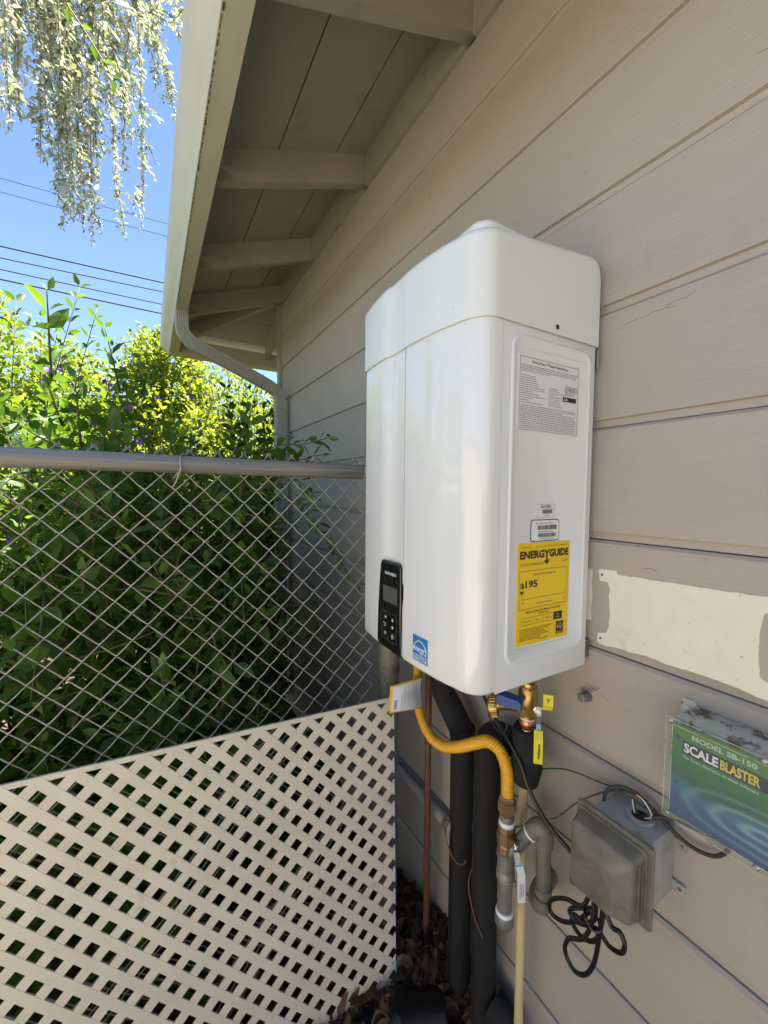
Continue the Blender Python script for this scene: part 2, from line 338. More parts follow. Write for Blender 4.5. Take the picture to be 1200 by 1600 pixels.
    for y, z in ((.5245,1.4215), (.5235,1.2805)):
        MB().lathe((W-.0024, y, z), (1,0,0), [(0,.0022),(.001,.0026)], 10).build('screw_hole', M['ink'], pt)
    # second sliver of old paint beside the heater
    MB().prism([(.5500,1.43),(.5475,1.418),(.549,1.40),(.546,1.37),(.549,1.34),(.5465,1.315),(.56,1.312),(.60,1.315),(.60,1.43)], lambda y, z: (W-.0014, y, z), lambda y, z: (W+.001, y, z)).build('paint_patch', M['patch'], house)
    # hairline cracks in the paint
    for c in ([(.50,1.949),(.475,1.953),(.455,1.951),(.44,1.956),(.425,1.954),(.405,1.962),(.385,1.961),(.37,1.967)], [(.42,1.956),(.408,1.952),(.402,1.954)], [(.60,2.32),(.59,2.316),(.585,2.318)], [(.30,2.31),(.285,2.306),(.278,2.308)], [(.44,1.448),(.425,1.452),(.415,1.448)], [(.55,1.17),(.535,1.16),(.52,1.155),(.50,1.148)]):
        MB().tube([(W, y, z+random.uniform(-.001,.001)) for y, z in c], .00042, 5).build('paint_crack', M['stain'], house)
build_house()

# ============================================================ rain gutter with downspout
gut = thing('rain_gutter', (.16, 2.8, 2.6), 'pale painted eave gutter with downspout curving back to the wall', 'gutter')
def build_gutter():
    GE = YE+OV+.01
    prof = [(.226,2.690),(.158,2.674),(.150,2.684),(.138,2.716),(.112,2.742),(.100,2.765),(.097,2.800),(.104,2.803),(.107,2.797),(.106,2.770),(.118,2.748),(.143,2.722),(.157,2.684),(.222,2.697),(.222,2.80),(.230,2.80)]
    mb = MB(); n = len(prof); R = lambda x, y: (x, y)
    V = []; C0 = (.226, GE)                                # mitred at the far corner: side run then end run
    for x, z in prof: V.append((x, -4, z))
    for x, z in prof: V.append((x, GE+(.226-x), z))
    for x, z in prof: V.append((5, GE+(.226-x), z))
    F = []
    for s in (0, 1):
        for k in range(n): F.append((s*n+k, s*n+(k+1)%n, (s+1)*n+(k+1)%n, (s+1)*n+k))
    mb.add(V, F).build('trough', M['gutter'], gut, True)
    # dirt line along the lower lip
    rr = random.Random(5); mb = MB(); y = -.2
    while y < 2.7:
        L = rr.uniform(.006, .02); h = rr.uniform(.001,.0024); mb.add([(.1606,y,2.6735-.0005),(.1606+h*2,y,2.6742-.0006),(.1606+h*2,y+L,2.6742-.0006),(.1606,y+L,2.6735-.0005)], [(0,1,2,3)]); y += L + rr.uniform(.001,.012)*(1+2*(rr.random()<.1))
    mb.build('rust_line', M['stain'], gut, kind='stuff')
    for yy in (.6, 2.3): MB().box((.099,yy,2.676),(.2255,yy+.002,2.6765)).build('seam', M['gutter'], gut)
    # rectangular corrugated downspout swept along a path
    path = resample(curve([(.193,2.80,2.69),(.193,2.80,2.60),(.20,2.80,2.555),(.235,2.80,2.51),(.30,2.80,2.475),(.50,2.81,2.40),(.66,2.82,2.335),(.74,2.825,2.30),(.785,2.828,2.262),(.80,2.83,2.20),(.80,2.83,2.05),(.80,2.83,1.2),(.80,2.83,.15)], 10), .012)
    N = len(path); V = []; F = []
    sec = []                                               # section (a across x-z plane, b along Y), ribbed
    for i in range(6): sec += [(-.036+.012*i, -.027), (-.036+.012*i+.004, -.0295), (-.036+.012*i+.008, -.0295)]
    sec += [(.036,-.027),(.038,-.02),(.038,.02),(.036,.027),(-.036,.027),(-.038,.02),(-.038,-.02)]
    m = len(sec)
    for i in range(N):
        t = path[min(i+1,N-1)]-path[max(i-1,0)]; t /= np.linalg.norm(t); a = np.cross(np.array([0,1.,0]), t); a /= np.linalg.norm(a); b = np.cross(t, a)
        bend = np.linalg.norm((path[min(i+2,N-1)]-path[i])-(path[i]-path[max(i-2,0)])) > .0035
        sc = 1 - (.035 if bend and (i % 3 == 0) else 0)
        for u, v in sec: V.append(path[i] - a*u*sc + b*v*sc)
    for i in range(N-1):
        for k in range(m): F.append((i*m+k, i*m+(k+1)%m, (i+1)*m+(k+1)%m, (i+1)*m+k))
    MB().add(V, F).build('downspout', M['spout'], gut)
    MB().box((.755,2.797,1.985),(.858,2.863,2.0),.002).build('strap', M['spout'], gut); MB().box((.755,2.797,.6),(.858,2.863,.615),.002).build('strap', M['spout'], gut)
    MB().box((.760,2.795,2.16),(.842,2.862,2.175),.003).build('joint_sleeve', M['spout'], gut)
build_gutter()

# ============================================================ water heater
heater = thing('water_heater', (.70, .765, 1.214), 'white wall mounted tankless water heater with rounded hood', 'water heater')
YN, YF, XB, XS = .5446, .985, .84, .562
FY = [.600,.62,.65,.69,.73,.7600,.7608,.7650,.7658,.79,.828,.838,.87,.91,.945,.962]
FX = [.5045,.5000,.4960,.4935,.4925,.4928,.5075,.5075,.4938,.4955,.4968,.4922,.4930,.4962,.5005,.5035]
def fx(y): return float(np.interp(y, FY, FX))
def front_profile(off=0):
    P = []
    for k in range(9):                                     # near corner
        a = math.radians(90*k/8); P.append((.548 - .0435*math.sin(a), YN + .0555*(1-math.cos(a))))
    P += list(zip(FX[1:], FY[1:]))
    for k in range(1, 7):
        a = math.radians(90*k/6); P.append((.5035+.02*(1-math.cos(a)), .962+.023*math.sin(a)))
    return P
def offset_poly(P, d):
    P = np.array(P); n = len(P); T = np.empty_like(P)
    for i in range(n):
        t = P[min(i+1,n-1)]-P[max(i-1,0)]; t = t/np.linalg.norm(t); T[i] = (t[1], -t[0])
    return P + T*d
def build_heater():
    prof = [(XS+.0005, YN)] + front_profile() + [(XS+.0005, YF)]
    rings = [(1.2140,.020),(1.2146,.013),(1.2165,.0065),(1.220,.0025),(1.226,0)] + [(z,0) for z in np.linspace(1.3,1.93,8)]
    V = []; F = []; n = len(prof)
    for z, ins in rings:
        Q = offset_poly(prof, ins)
        Q[:,0] = np.minimum(Q[:,0], XS+.0005)
        Q[0] = (XS+.0005, YN+ins); Q[-1] = (XS+.0005, YF-ins)
        V += [(a, b, z) for a, b in Q]
    for i in range(len(rings)-1):
        for k in range(n-1): F.append((i*n+k, i*n+k+1, (i+1)*n+k+1, (i+1)*n+k))
    F.append(tuple(range(n)))
    cover = MB().add(V, F).build('front_cover', M['enamel'], heater, True)
    MB().box((XS+.0015, YN+.0008, 1.2155), (XB, YF-.0008, 1.93), .0022).build('case', M['panelw'], heater, True)
    MB().box((XS-.001, YN+.003, 1.2175), (XS+.003, YF-.003, 1.92)).build('seam_gap', M['dark'], heater)
    side = lambda d: (lambda x, z: (x, YN+.0008-d, z))
    # raised panel with rounded bead
    ring = rrect(.586, .826, 1.262, 1.899, .028, 6); ring2 = []
    V = []; F = []; n = len(ring); cx, cz = .706, 1.58
    def grow(p, d):
        return ring_off(p, d)
    for d, h in ((0,0),(.0015,.0016),(.004,.0026),(.0065,.0026),(.009,.0014),(.0105,.0006)):
        for (x, z) in rrect(.586+d, .826-d, 1.262+d, 1.899-d, .028-d*.8, 6): V.append((x, YN+.0008-h, z))
    for i in range(5):
        for k in range(n): F.append((i*n+k, i*n+(k+1)%n, (i+1)*n+(k+1)%n, (i+1)*n+k))
    F.append(tuple(5*n+k for k in range(n)))
    pan = MB().add(V, F).build('side_panel', M['panelw'], heater, True)
    for x0, x1, z0, z1 in ((.604,.806,1.873,1.875), (.611,.782,1.290,1.288)):
        MB().tube([(x0,YN-.0002,z0),((x0+x1)/2,YN-.0006,(z0+z1)/2),(x1,YN-.0002,z1)], [.0012,.0017,.0012], 8).build('bead', M['panelw'], pan, True)
    # hood
    def zt(x, y): return 2.068 + .011*(1-((y-.77)/.225)**2) + (x-.5)*.10
    prof = [(x, YN) for x in (.842,.840,.836,.830,.822,.812,.80,.76,.70,.64,.59)] + [(XS, YN)] + front_profile() + [(XS, YF)] + [(x, YF) for x in (.64,.70,.76,.80,.812,.822,.830,.836,.840,.842)]
    prof = offset_poly(prof, -.004).tolist(); V = []; F = []; n = len(prof)
    def zr(x, y):
        z = zt(x, y); r = .028; q = x-(.842-r)
        return z - (r - math.sqrt(max(0, r*r-q*q)) if q > 0 else 0)
    for lev in range(9):
        ins = [0,0,0,0,.0008,.0025,.006,.011,.018][lev]
        Q = offset_poly(prof, ins)
        for a, b in Q:
            a = min(a, .842); top = zr(a, b)
            if lev == 0: z = 1.9135
            else: z = [0,1.9155,1.96,top-.016,top-.011,top-.006,top-.0025,top-.0008,top][lev]
            if lev == 1: pass
            V.append((a, b, z))
    for i in range(8):
        for k in range(n): F.append((i*n+k, i*n+(k+1)%n, (i+1)*n+(k+1)%n, (i+1)*n+k))
    F.append(tuple(8*n+k for k in range(n)))
    hood = MB().add(V, F).build('hood', M['hood'], heater, True)
    # lip shadow gap between hood and cover is real: hood is 4 mm proud. raised vent frame on top
    Pn = rrect(.520, .80, .556, .958, .03, 6); V = []; F = []; n = len(Pn)
    for d, h in ((0,-.01),(0,.009),(.0015,.0145),(.005,.018),(.012,.020),(.020,.019),(.024,.012),(.024,-.008)):
        for a, b in rrect(.520+d, .80-d, .556+d, .958-d, .03-d*.8, 6): V.append((a, b, zt(a, b)+(h+.012)*float(np.clip((.64-a)/.06,0,1))*(1 if b < .64 else .6)-.012))
    for i in range(7):
        for k in range(n): F.append((i*n+k, i*n+(k+1)%n, (i+1)*n+(k+1)%n, (i+1)*n+k))
    vent = MB().add(V, F).build('vent_frame', M['hood'], hood, True)
    for k in range(18):
        y = .60+.0205*k; MB().box((.542,y,zt(.6,y)-.002),(.78,y+.008,zt(.7,y)+.008),.001).build('vent_slat', M['hood'], hood)
    for p, dr in (((.706, YN-.0042, 1.928), (0,-1,0)),):
        MB().lathe(p, dr, [(0,.0052),(.0008,.0048),(.0009,.003),(.0001,.0024)], 14).build('screw', M['ink'], hood)
    MB().lathe((.4905,.60,1.938),(-1,0,0),[(0,.001),(.0003,.0008)],8).build('screw', M['ink'], hood)
    # wall bracket
    bk = MB().box((.842,YN+.02,1.868),(.8595,YN+.40,1.915),.001).build('wall_bracket', M['galv'], heater)
    MB().box((.8425,YN-.004,1.868),(.8455,YN+.02,1.912),.0006).build('bracket_tab', M['steel'], bk); MB().box((.8425,YN+.004,1.23),(.859,YN+.40,1.27),.001).build('wall_bracket', M['galv_old'], heater)
    # control panel, black and tapered towards the top
    poly = [(.767,1.2195),(.766,1.30),(.7655,1.38),(.7665,1.425),(.770,1.4335),(.776,1.436),(.846,1.436),(.853,1.4325),(.8565,1.425),(.863,1.38),(.868,1.32),(.870,1.27),(.870,1.232),(.868,1.2215)]
    px = lambda d: (lambda y, z: (.4918-d, y, z))
    V = []; F = []; n = len(poly); pc = np.array(poly).mean(0)
    for h, s in ((-.012,0),(.0022,0),(.0036,.0016),(.0040,.004)):
        for (y, z) in poly:
            v = pc-np.array([y,z]); v /= np.linalg.norm(v); V.append((.4918-h+(.003 if z < 1.224 else 0), y+v[0]*s, z+v[1]*s))
    for i in range(3):
        for k in range(n): F.append((i*n+k, i*n+(k+1)%n, (i+1)*n+(k+1)%n, (i+1)*n+k))
    F.append(tuple(3*n+k for k in range(n)))
    cp = MB().add(V, F).build('control_panel', M['black_gloss'], heater, True)
    fp = lambda u, v: (.4874, -u, v)                       # reading direction is -Y
    MB().prism([(.776,1.4355),(.846,1.4355),(.846,1.4300),(.776,1.4300)], lambda y, z: (.4883,y,z), lambda y, z: (.4870,y,z)).build('bevel_highlight', M['silver'], cp)  # silver strip stands in for the highlight along the top bevel
    mb = MB(); text(mb, 'NAVIEN', fp, -.834, 1.403, .050, .0075, .01); mb.build('brand_lettering', M['white'], cp)
    dsp = MB(); quad(dsp, fp, -.842, 1.338, -.778, 1.376); dsp.build('display', M['screen'], cp)
    mb = MB(); quad(mb, lambda u,v:(.4872,-u,v), -.8435,1.3365,-.778,1.3375); quad(mb, lambda u,v:(.4872,-u,v), -.8435,1.3375,-.8428,1.373); mb.build('display_edge', M['silver'], cp)
    mb = MB(); frame(mb, fp, -.846, 1.246, -.780, 1.313, .0005); mb.build('button_border', M['inkg'], cp)
    for body, y, z in (('M',.8335,1.296),('OK',.8355,1.257)):
        mb = MB(); text(mb, body, fp, -y, z, .0075 if body == 'M' else .0105, .007, .01); mb.build('button_mark', M['white'], cp)
    for tri in (((-.8025,1.296),(-.7935,1.296),(-.798,1.304)), ((-.8025,1.284),(-.7935,1.284),(-.798,1.276))):
        MB().add([fp(*p) for p in tri], [(0,1,2)]).build('button_mark', M['white'], cp)
    mb = MB(); arc = [(-.834+.004*math.sin(a), 1.280+.004*math.cos(a)) for a in np.linspace(0,math.pi,9)]; arc = [(-.840,1.284)] + arc + [(-.837,1.276)]
    mb.tube([fp(*p) for p in arc], .0006, 5).build('button_mark', M['white'], cp)
    mb = MB(); mb.tube([fp(-.798+.004*math.cos(a), 1.259+.004*math.sin(a)) for a in np.linspace(math.pi*.7,math.pi*2.3,14)], .0006, 5); mb.tube([fp(-.798,1.259),fp(-.798,1.266)], .0006, 5); mb.build('button_mark', M['white'], cp)
    # blue star sticker on the curved cover
    y0, y1, z0, z1 = .667, .7195, 1.237, 1.293
    fs = lambda d: (lambda u, v: (fx(-u)-d, -u, v))
    st = MB()
    for k in range(6): quad(st, fs(.0006), -y1+(y1-y0)*k/6, z0, -y1+(y1-y0)*(k+1)/6, z1)
    st = st.build('star_sticker', M['blue'], heater); f2 = fs(.0011); mb = MB()
    frame(mb, f2, -y1, z0, -y0, z1, .0006); quad(mb, f2, -y1+.0006, z0+.0125, -y0-.0006, z0+.0140)
    mb.tube([f2(-.6935+.0235*math.cos(a), 1.2545+.0285*math.sin(a)) for a in np.linspace(.12*math.pi,.93*math.pi,20)], .0009, 6)
    st_c = (-.6765, 1.2625); sp = [f2(st_c[0]+(.0085 if k%2==0 else .0036)*math.sin(k*math.pi/5+.2), st_c[1]+(.0085 if k%2==0 else .0036)*math.cos(k*math.pi/5+.2)) for k in range(10)]
    mb.tube(sp+[sp[0]], .00075, 5); mb.build('sticker_print', M['white'], st)
    mb = MB(); text(mb, 'energy', f2, -.7165, 1.2545, .034, .0135, .012, .25); text(mb, 'ENERGY STAR', f2, -.7175, z0+.0028, .048, .0075, .015); mb.build('sticker_lettering', M['white'], st)
    # ---- labels on the side panel
    R = random.Random(21); base = YN+.0002-.0006
    L0 = lambda x, z: (x, base-.0004, z); L1 = lambda x, z: (x, base-.0009, z); L2 = lambda x, z: (x, base-.0013, z)
    rp = MB().prism([(.603,1.717),(.785,1.717),(.785,1.861),(.603,1.861)], lambda x, z: (x, base+.0004, z), L0).build('rating_plate', M['paper'], heater)
    mb = MB(); frame(mb, L1, .6070, 1.7205, .7810, 1.8575, .0007); text(mb, 'Rating Plate, *Plaque Signalétique', L1, .640, 1.8465, .108, .0068, .006)
    quad(mb, L1, .733, 1.786, .776, 1.7955); text(mb, 'X', L1, .7425,1.8085,.005,.0065,.02); text(mb, 'K', L1, .7685,1.8085,.005,.0065,.02); text(mb, '+', L1, .7545,1.8075,.0065,.0075,.02)
    for cx in (.745,.758,.771): mb.tube([L1(cx+.0062*math.cos(a), 1.8115+.0062*math.sin(a)) for a in np.linspace(0,2*math.pi,18)], .0004, 4)
    mb.build('plate_print', M['ink'], rp)
    mb = MB(); z = 1.8435
    for k in range(4): small_print(mb, L1, .610, .778, 1.8415-.0036*k, .0026, R, (1,.98,.97,.5)[k])
    for k in range(13): small_print(mb, L1, .610, .690, 1.822-.0042*k, .0026, R, R.uniform(.25,.95))
    for k in range(9): small_print(mb, L1, .690, .740, 1.806-.0042*k, .0024, R, R.uniform(.3,.95))
    for k in range(3): small_print(mb, L1, .738, .772, 1.799+.002*k, .0016, R, .9)
    for k in range(13):
        small_print(mb, L1, .610, .778, 1.766-.0035*k, .0026, R, .98 if R.random() > .25 else R.uniform(.4,.8))
    mb.build('small_print', M['inkg'], rp); mb = MB(); text(mb, 'CSA', L2, .736,1.788,.012,.0055,.02); mb.build('plate_mark', M['white'], rp)
    nl = MB().prism([(.664,1.550),(.718,1.550),(.718,1.577),(.664,1.577)], lambda x, z: (x, base+.0004, z), L0).build('serial_label', M['white'], heater)
    mb = MB(); text(mb, 'NAVIEN', L1, .676,1.5695,.030,.0055,.012)
    x = .680
    while x < .710: wd = R.choice((.0005,.0009,.0013)); quad(mb, L1, x, 1.558, x+wd, 1.5665); x += wd+R.choice((.0005,.0009))
    mb.build('label_print', M['ink'], nl)
    mb = MB(); small_print(mb, L1, .687, .705, 1.5535, .003, R); frame(mb, L1, .6645,1.5503,.7175,1.5768,.0004); quad(mb, L1, .6645,1.568,.7175,1.5684); quad(mb, L1, .6675,1.5503,.6679,1.568); mb.build('small_print', M['inkg'], nl)
    pl = MB().prism(rrect(.649,.7345,1.5025,1.5465,.007,4), lambda x, z: (x, base+.0004, z), L0).build('barcode_label', M['ink'], heater)
    MB().prism(rrect(.6505,.7328,1.5045,1.5450,.006,4), lambda x, z: (x, base-.0002, z), L1).build('label_paper', M['white'], pl)
    mb = MB(); L3 = lambda x, z: (x, base-.0015, z)
    for zb, zt_, a, b in ((1.526,1.535,.668,.723),(1.511,1.519,.670,.722)):
        x = a
        while x < b: wd = R.choice((.0005,.0009,.0015)); quad(mb, L3, x, zb, x+wd, zt_); x += wd+R.choice((.0005,.0009,.0013))
    mb.build('barcode', M['ink'], pl)
    mb = MB(); small_print(mb, L3, .662,.712,1.5385,.003,R); small_print(mb, L3, .670,.718,1.5215,.003,R); small_print(mb, L3, .676,.716,1.5072,.0028,R); mb.build('small_print', M['inkg'], pl)
    # yellow energy label
    x0, x1, z0, z1 = .6145, .7715, 1.2975, 1.5010
    eg = MB().prism([(x0,z0),(x1,z0-.0015),(x1,z1-.0010),(x0,z1)], lambda x, z: (x, base+.0006, z), lambda x, z: (x, base-.0003, z)).build('energy_label', M['yellow'], heater)
    E = lambda u, v: (x0 + u*(x1-x0), base-.0010, z0 + v*(z1-z0))
    E2 = lambda u, v: (x0 + u*(x1-x0), base-.0014, z0 + v*(z1-z0))
    mb = MB(); text(mb, 'ENERG', E, .035, .845, .45, .078, .045); text(mb, 'Y', E, .480,.835,.110,.088,.04); text(mb, 'GUIDE', E, .585,.845,.38,.078,.045)
    mb.build('label_heading', M['ink'], eg); mb = MB(); quad(mb, E, .523,.785,.550,.835); mb.add([E(.485,.812),E(.50,.822),E(.5365,.792),E(.573,.822),E(.588,.812),E(.5365,.772)], [(0,1,2,5),(2,3,4,5)])
    mb.build('label_arrow', M['ink'], eg); mb = MB(); text(mb, '195', E, .145, .560, .225, .072, .03); text(mb, '$', E, .055, .556, .070, .060, .015); mb.add([E(.045,.535),E(.125,.535),E(.085,.497)], [(0,2,1)])
    mb.build('label_price', M['ink'], eg)
    mb = MB(); frame(mb, E, .035,.355,.955,.730,.004); quad(mb, E, .085,.452,.915,.455)
    for k in range(5): quad(mb, E, .085+.2075*k-.002, .452 if k in (0,4) else .443, .085+.2075*k+.002, .492 if k in (0,4) else .453)
    text(mb, 'Estimated Yearly Energy Cost', E, .285,.672,.44,.026,.004); text(mb, 'Cost Range of Similar Models', E, .36,.385,.30,.020,.004)
    text(mb, 'Maximum Gallons Per Minute of Hot Water', E, .17,.310,.66,.026,.006); text(mb, '(GPM Rating)', E, .40,.280,.19,.022,.004)
    frame(mb, E, .085,.195,.87,.268,.003)
    for k in (1, 2): quad(mb, E, .085+.205*k, .195, .088+.205*k, .268)
    for s, u, wd in (('Very Small',.115,.14),('Low',.36,.06),('Medium',.55,.11)): text(mb, s, E, u, .222, wd, .018, .003)
    for s, u, v in (('$195',.085,.418),('$360',.88,.40)): small_print(mb, E, u, u+.04, v, .015, R)
    for k in range(3): small_print(mb, E, .04, (.24,.50,.46)[k], (.955,.795,.780)[k], .010, R)
    small_print(mb, E, .33,.95,.955,.010,R); small_print(mb, E, .82,.95,.790,.010,R); small_print(mb, E, .86,.95,.805,.010,R)
    for k in range(7): small_print(mb, E, .06, .68, .150-.0175*k, .012, R, R.uniform(.5,1))
    small_print(mb, E, .42,.60,.028,.014,R); mb.build('label_print', M['yink'], eg)
    mb = MB(); quad(mb, E, .70,.190,.87,.272); quad(mb, E, .755,.035,.905,.165); mb.build('label_block', M['ink'], eg)
    mb = MB(); text(mb, 'High', E2, .755,.235,.055,.018,.01); text(mb, 'Usage', E2, .745,.208,.075,.018,.01)
    mb.tube([E2(.83+.062*math.cos(a), .095+.050*math.sin(a)) for a in np.linspace(.1*math.pi,.9*math.pi,14)], .0005, 5); text(mb, 'energy', E2, .77,.085,.10,.032,.01,.2); text(mb, 'ENERGY STAR', E2, .765,.042,.13,.018,.01); mb.build('label_reverse_print', M['yellow'], eg)
build_heater()

# ============================================================ pipes under the heater
def pipe_things():
    # --- yellow gas hose with tag
    t = thing('gas_hose', (.72, 1.03, 1.21), 'bright yellow corrugated flexible gas hose snaking in an S bend', 'gas hose')
    P = resample(curve([(.735,1.04,1.225),(.73,1.035,1.10),(.722,1.03,1.00),(.718,1.022,.945),(.715,.988,.897),(.712,.935,.874),(.710,.875,.882),(.708,.810,.918),(.708,.745,.965),(.710,.705,.990),(.714,.672,.985),(.720,.655,.950),(.722,.652,.905),(.722,.652,.872)], 14), .0014)
    MB().tube(P, [.0138+.0015*math.cos(i*2*math.pi*.0014/.0058) for i in range(len(P))], 14).build('hose', M['hose'], t, 'all')
    V = []; F = []; nx, nz = 10, 6
    for i in range(nx+1):
        a = i/nx; x = .606+.118*a; y = 1.005-.022*math.sin(a*2.6)+.012*a
        for j in range(nz+1): V.append((x, y+.004*math.sin(j*.9+a*5), .940+.086*j/nz + .004*math.sin(a*3) - .006*a + .010*a*(j/nz)))
    for i in range(nx):
        for j in range(nz): F.append((i*(nz+1)+j, (i+1)*(nz+1)+j, (i+1)*(nz+1)+j+1, i*(nz+1)+j+1))
    tag = mesh_obj('warning_tag', V, F, M['tagy'], t, True); so_ = tag.modifiers.new('s', 'SOLIDIFY'); so_.thickness = .0008
    def on_tag(u, v, d=.0014):
        x = .606+.118*u; y = 1.005-.022*math.sin(u*2.6)+.012*u + .004*math.sin(v*6*.9+u*5)
        return (x, y-d, .940+.086*v + .004*math.sin(u*3)-.006*u+.010*u*v)
    V = []; F = []
    for i in range(13):
        for j in range(7): V.append(on_tag(.06+.90*i/12, .045+.90*j/6))
    for i in range(12):
        for j in range(6): F.append((i*7+j, (i+1)*7+j, (i+1)*7+j+1, i*7+j+1))
    mesh_obj('tag_paper', V, F, M['paper'], tag, True)
    R = random.Random(4); mb = MB(); f = lambda u, v: on_tag(v, u, .002)
    for k in range(15): small_print(mb, f, .07, .90, .27+.038*k, .022, R, R.uniform(.6,1))
    mb.build('tag_print', M['inkg'], tag); mb = MB()
    for k in range(14): quad(mb, f, .10+.026*k, .12, .10+.026*k+R.uniform(.006,.018), .19)
    mb.build('tag_barcode', M['ink'], tag)
    # --- gas valve with drip leg
    g = thing('gas_valve', (.74, .655, .50), 'gas shutoff valve with white lever handle, tee and galvanised drip leg', 'valve')
    c = (.722, .652)
    def col(nm, z, prof, m, seg=20, sm=True): return MB().lathe((*c, z), (0,0,-1), [(a_, b_*1.07) for a_, b_ in prof], seg).build(nm, M[m], g, sm)
    col('hose_nut', .885, [(0,.0165),(.004,.0175),(.012,.0175),(.013,.0205),(.036,.0205),(.038,.017),(.05,.016)], 'brass_dull', 6, False)
    col('nipple', .84, [(0,.0155),(.022,.0155)], 'galv')
    col('tape', .824, [(0,.0158),(.002,.0172),(.009,.0172),(.011,.0158)], 'tape')
    col('valve_body', .815, [(0,.017),(.003,.0185),(.016,.0185),(.019,.0175),(.022,.0205),(.044,.0205),(.047,.0175),(.050,.0185),(.066,.0185),(.069,.0165)], 'brass_dull', 8, False)
    col('tee', .750, [(0,.0165),(.002,.0205),(.014,.0205),(.016,.0185),(.040,.0190),(.050,.0185),(.053,.0205),(.066,.0205),(.068,.0165)], 'galv')
    col('tape', .686, [(0,.0158),(.001,.0200),(.003,.0200),(.004,.0160)], 'tape')
    col('drip_leg', .684, [(0,.0162),(.085,.0162)], 'galv')
    col('tape', .602, [(0,.0163),(.001,.0185),(.008,.0195),(.010,.018)], 'tape')
    col('cap', .594, [(0,.0195),(.003,.0205),(.026,.0205),(.031,.0185),(.034,.012)], 'galv')
    MB().tube([(.720,.640,.788),(.706,.610,.798)], [.008,.007], 8).build('stem', M['brass_dull'], g)
    def strap(mb, pts, wv, th):
        pts = [Vector(p) for p in pts]; V = []
        for p in pts: V += [p-Vector(wv)*.5, p+Vector(wv)*.5, p+Vector(wv)*.5+Vector(th), p-Vector(wv)*.5+Vector(th)]
        F = [(0,1,2,3), tuple(4*(len(pts)-1)+k for k in (3,2,1,0))]
        for i in range(len(pts)-1):
            for k in range(4): F.append((4*i+k, 4*i+(k+1)%4, 4*i+4+(k+1)%4, 4*i+4+k))
        mb.add(V, F)
    hb = MB(); strap(hb, [(.704,.606,.812),(.704,.606,.790),(.702,.600,.772),(.701,.592,.760)], (.012,-.005,0), (-.0008,-.002,0)); lev = hb.build('lever', M['silver'], g)
    hb = MB(); strap(hb, [(.7015,.596,.768),(.7005,.5885,.755),(.6995,.586,.700),(.6998,.586,.693)], (.0155,-.0065,0), (-.0016,-.004,0)); sl_ = hb.build('lever_sleeve', M['handle_white'], lev)
    mb = MB(); R2 = random.Random(8); wvv = Vector((.0155,-.0065,0)).normalized()
    f = lambda u, v: tuple(Vector((.6980,.5815,.698)) + wvv*v + Vector((.0012,.0022,.055))*(u/.055))
    for k in range(3): small_print(mb, f, .004+.003*k, .046, -.0052+.0038*k, .0026, R2, .8)
    mb.build('lever_print', M['ink'], sl_)
    MB().lathe((.7035,.605,.800),(-.4,-.9,.2),[(0,.0075),(.005,.0075),(.006,.005),(.010,.005)],6).build('lever_nut', M['silver'], lev)
    # side branch into the wall
    a = curve([(.722,.652,.730),(.732,.634,.765),(.744,.614,.803),(.750,.604,.818)], 5)
    MB().tube(a, .0160, 14).build('branch_pipe', M['galv'], g, True)
    MB().tube([(.749,.606,.815),(.753,.600,.824)], .0195, 14).build('tape', M['tape'], g, True)
    MB().tube(curve([(.751,.602,.820),(.757,.591,.836),(.763,.583,.834),(.766,.582,.815),(.767,.583,.797)],6), .0212, 16).build('elbow', M['galv_old'], g, True)
    MB().tube([(.767,.583,.81),(.772,.584,.66)], .0165, 14).build('drop_pipe', M['galv_old'], g, True)
    st = MB().tube([(.7715,.584,.695),(.772,.584,.677)], .0192, 16).build('pipe_strap', M['galv_old'], g, True)
    MB().box((.846,.556,.679),(.858,.570,.693),.003).build('strap_ear', M['galv_old'], st)
    MB().tube(curve([(.772,.584,.672),(.773,.587,.652),(.779,.599,.640),(.80,.615,.638),(.858,.632,.640)],6), [.0205]*6+[.0220]*6+[.0225]*(25-12), 16).build('elbow', M['galv_old'], g, True)
    # --- copper drain
    t = thing('copper_pipe', (.785, 1.05, .03), 'thin brown copper drain pipe dropping straight into the dead leaves', 'pipe')
    MB().tube([(.785,1.052,1.22),(.785,1.052,.8),(.786,1.050,.5),(.786,1.048,.02)], .0112, 16).build('tube', M['copper'], t, True)
    # --- black insulated pipes
    t = thing('insulated_pipe', (.79, .89, .05), 'black foam insulated pipe with an elbow, beside the copper pipe', 'pipe', 'black insulated pipes')
    MB().tube([(.765,.955,1.225),(.765,.955,1.005),(.768,.953,.982)], .034, 20).build('foam_sleeve', M['foam'], t, True)
    MB().tube([(.768,.962,.995),(.776,.925,.952),(.786,.893,.905),(.788,.890,.88)], [.0335,.036,.036,.034], 16).build('foam_elbow', M['foam'], t, True)
    MB().tube([(.789,.889,.912),(.790,.889,.82),(.791,.889,.625)], [.0365,.0345,.0345], 20).build('foam_sleeve', M['foam'], t, True)
    MB().tube([(.792,.889,.635),(.792,.890,.55),(.792,.890,.10),(.793,.890,.072)], [.031,.034,.034,.031], 20).build('foam_sleeve', M['foam'], t, True)
    MB().tube([(.757,.890,.9),(.757,.890,.10)], .0012, 6).build('foam_slit', M['cable'], t)
    t2 = thing('insulated_pipe', (.79, .785, 0), 'black foam insulated pipe behind the gas valve, nearest of the two', 'pipe', 'black insulated pipes')
    MB().tube(curve([(.772,.668,.985),(.780,.705,.972),(.788,.752,.958),(.791,.783,.925),(.792,.788,.86),(.792,.788,.845)],6), .0345, 20).build('foam_elbow', M['foam'], t2, True)
    MB().tube([(.792,.788,.852),(.792,.788,.61)], [.0355,.034], 20).build('foam_sleeve', M['foam'], t2, True)
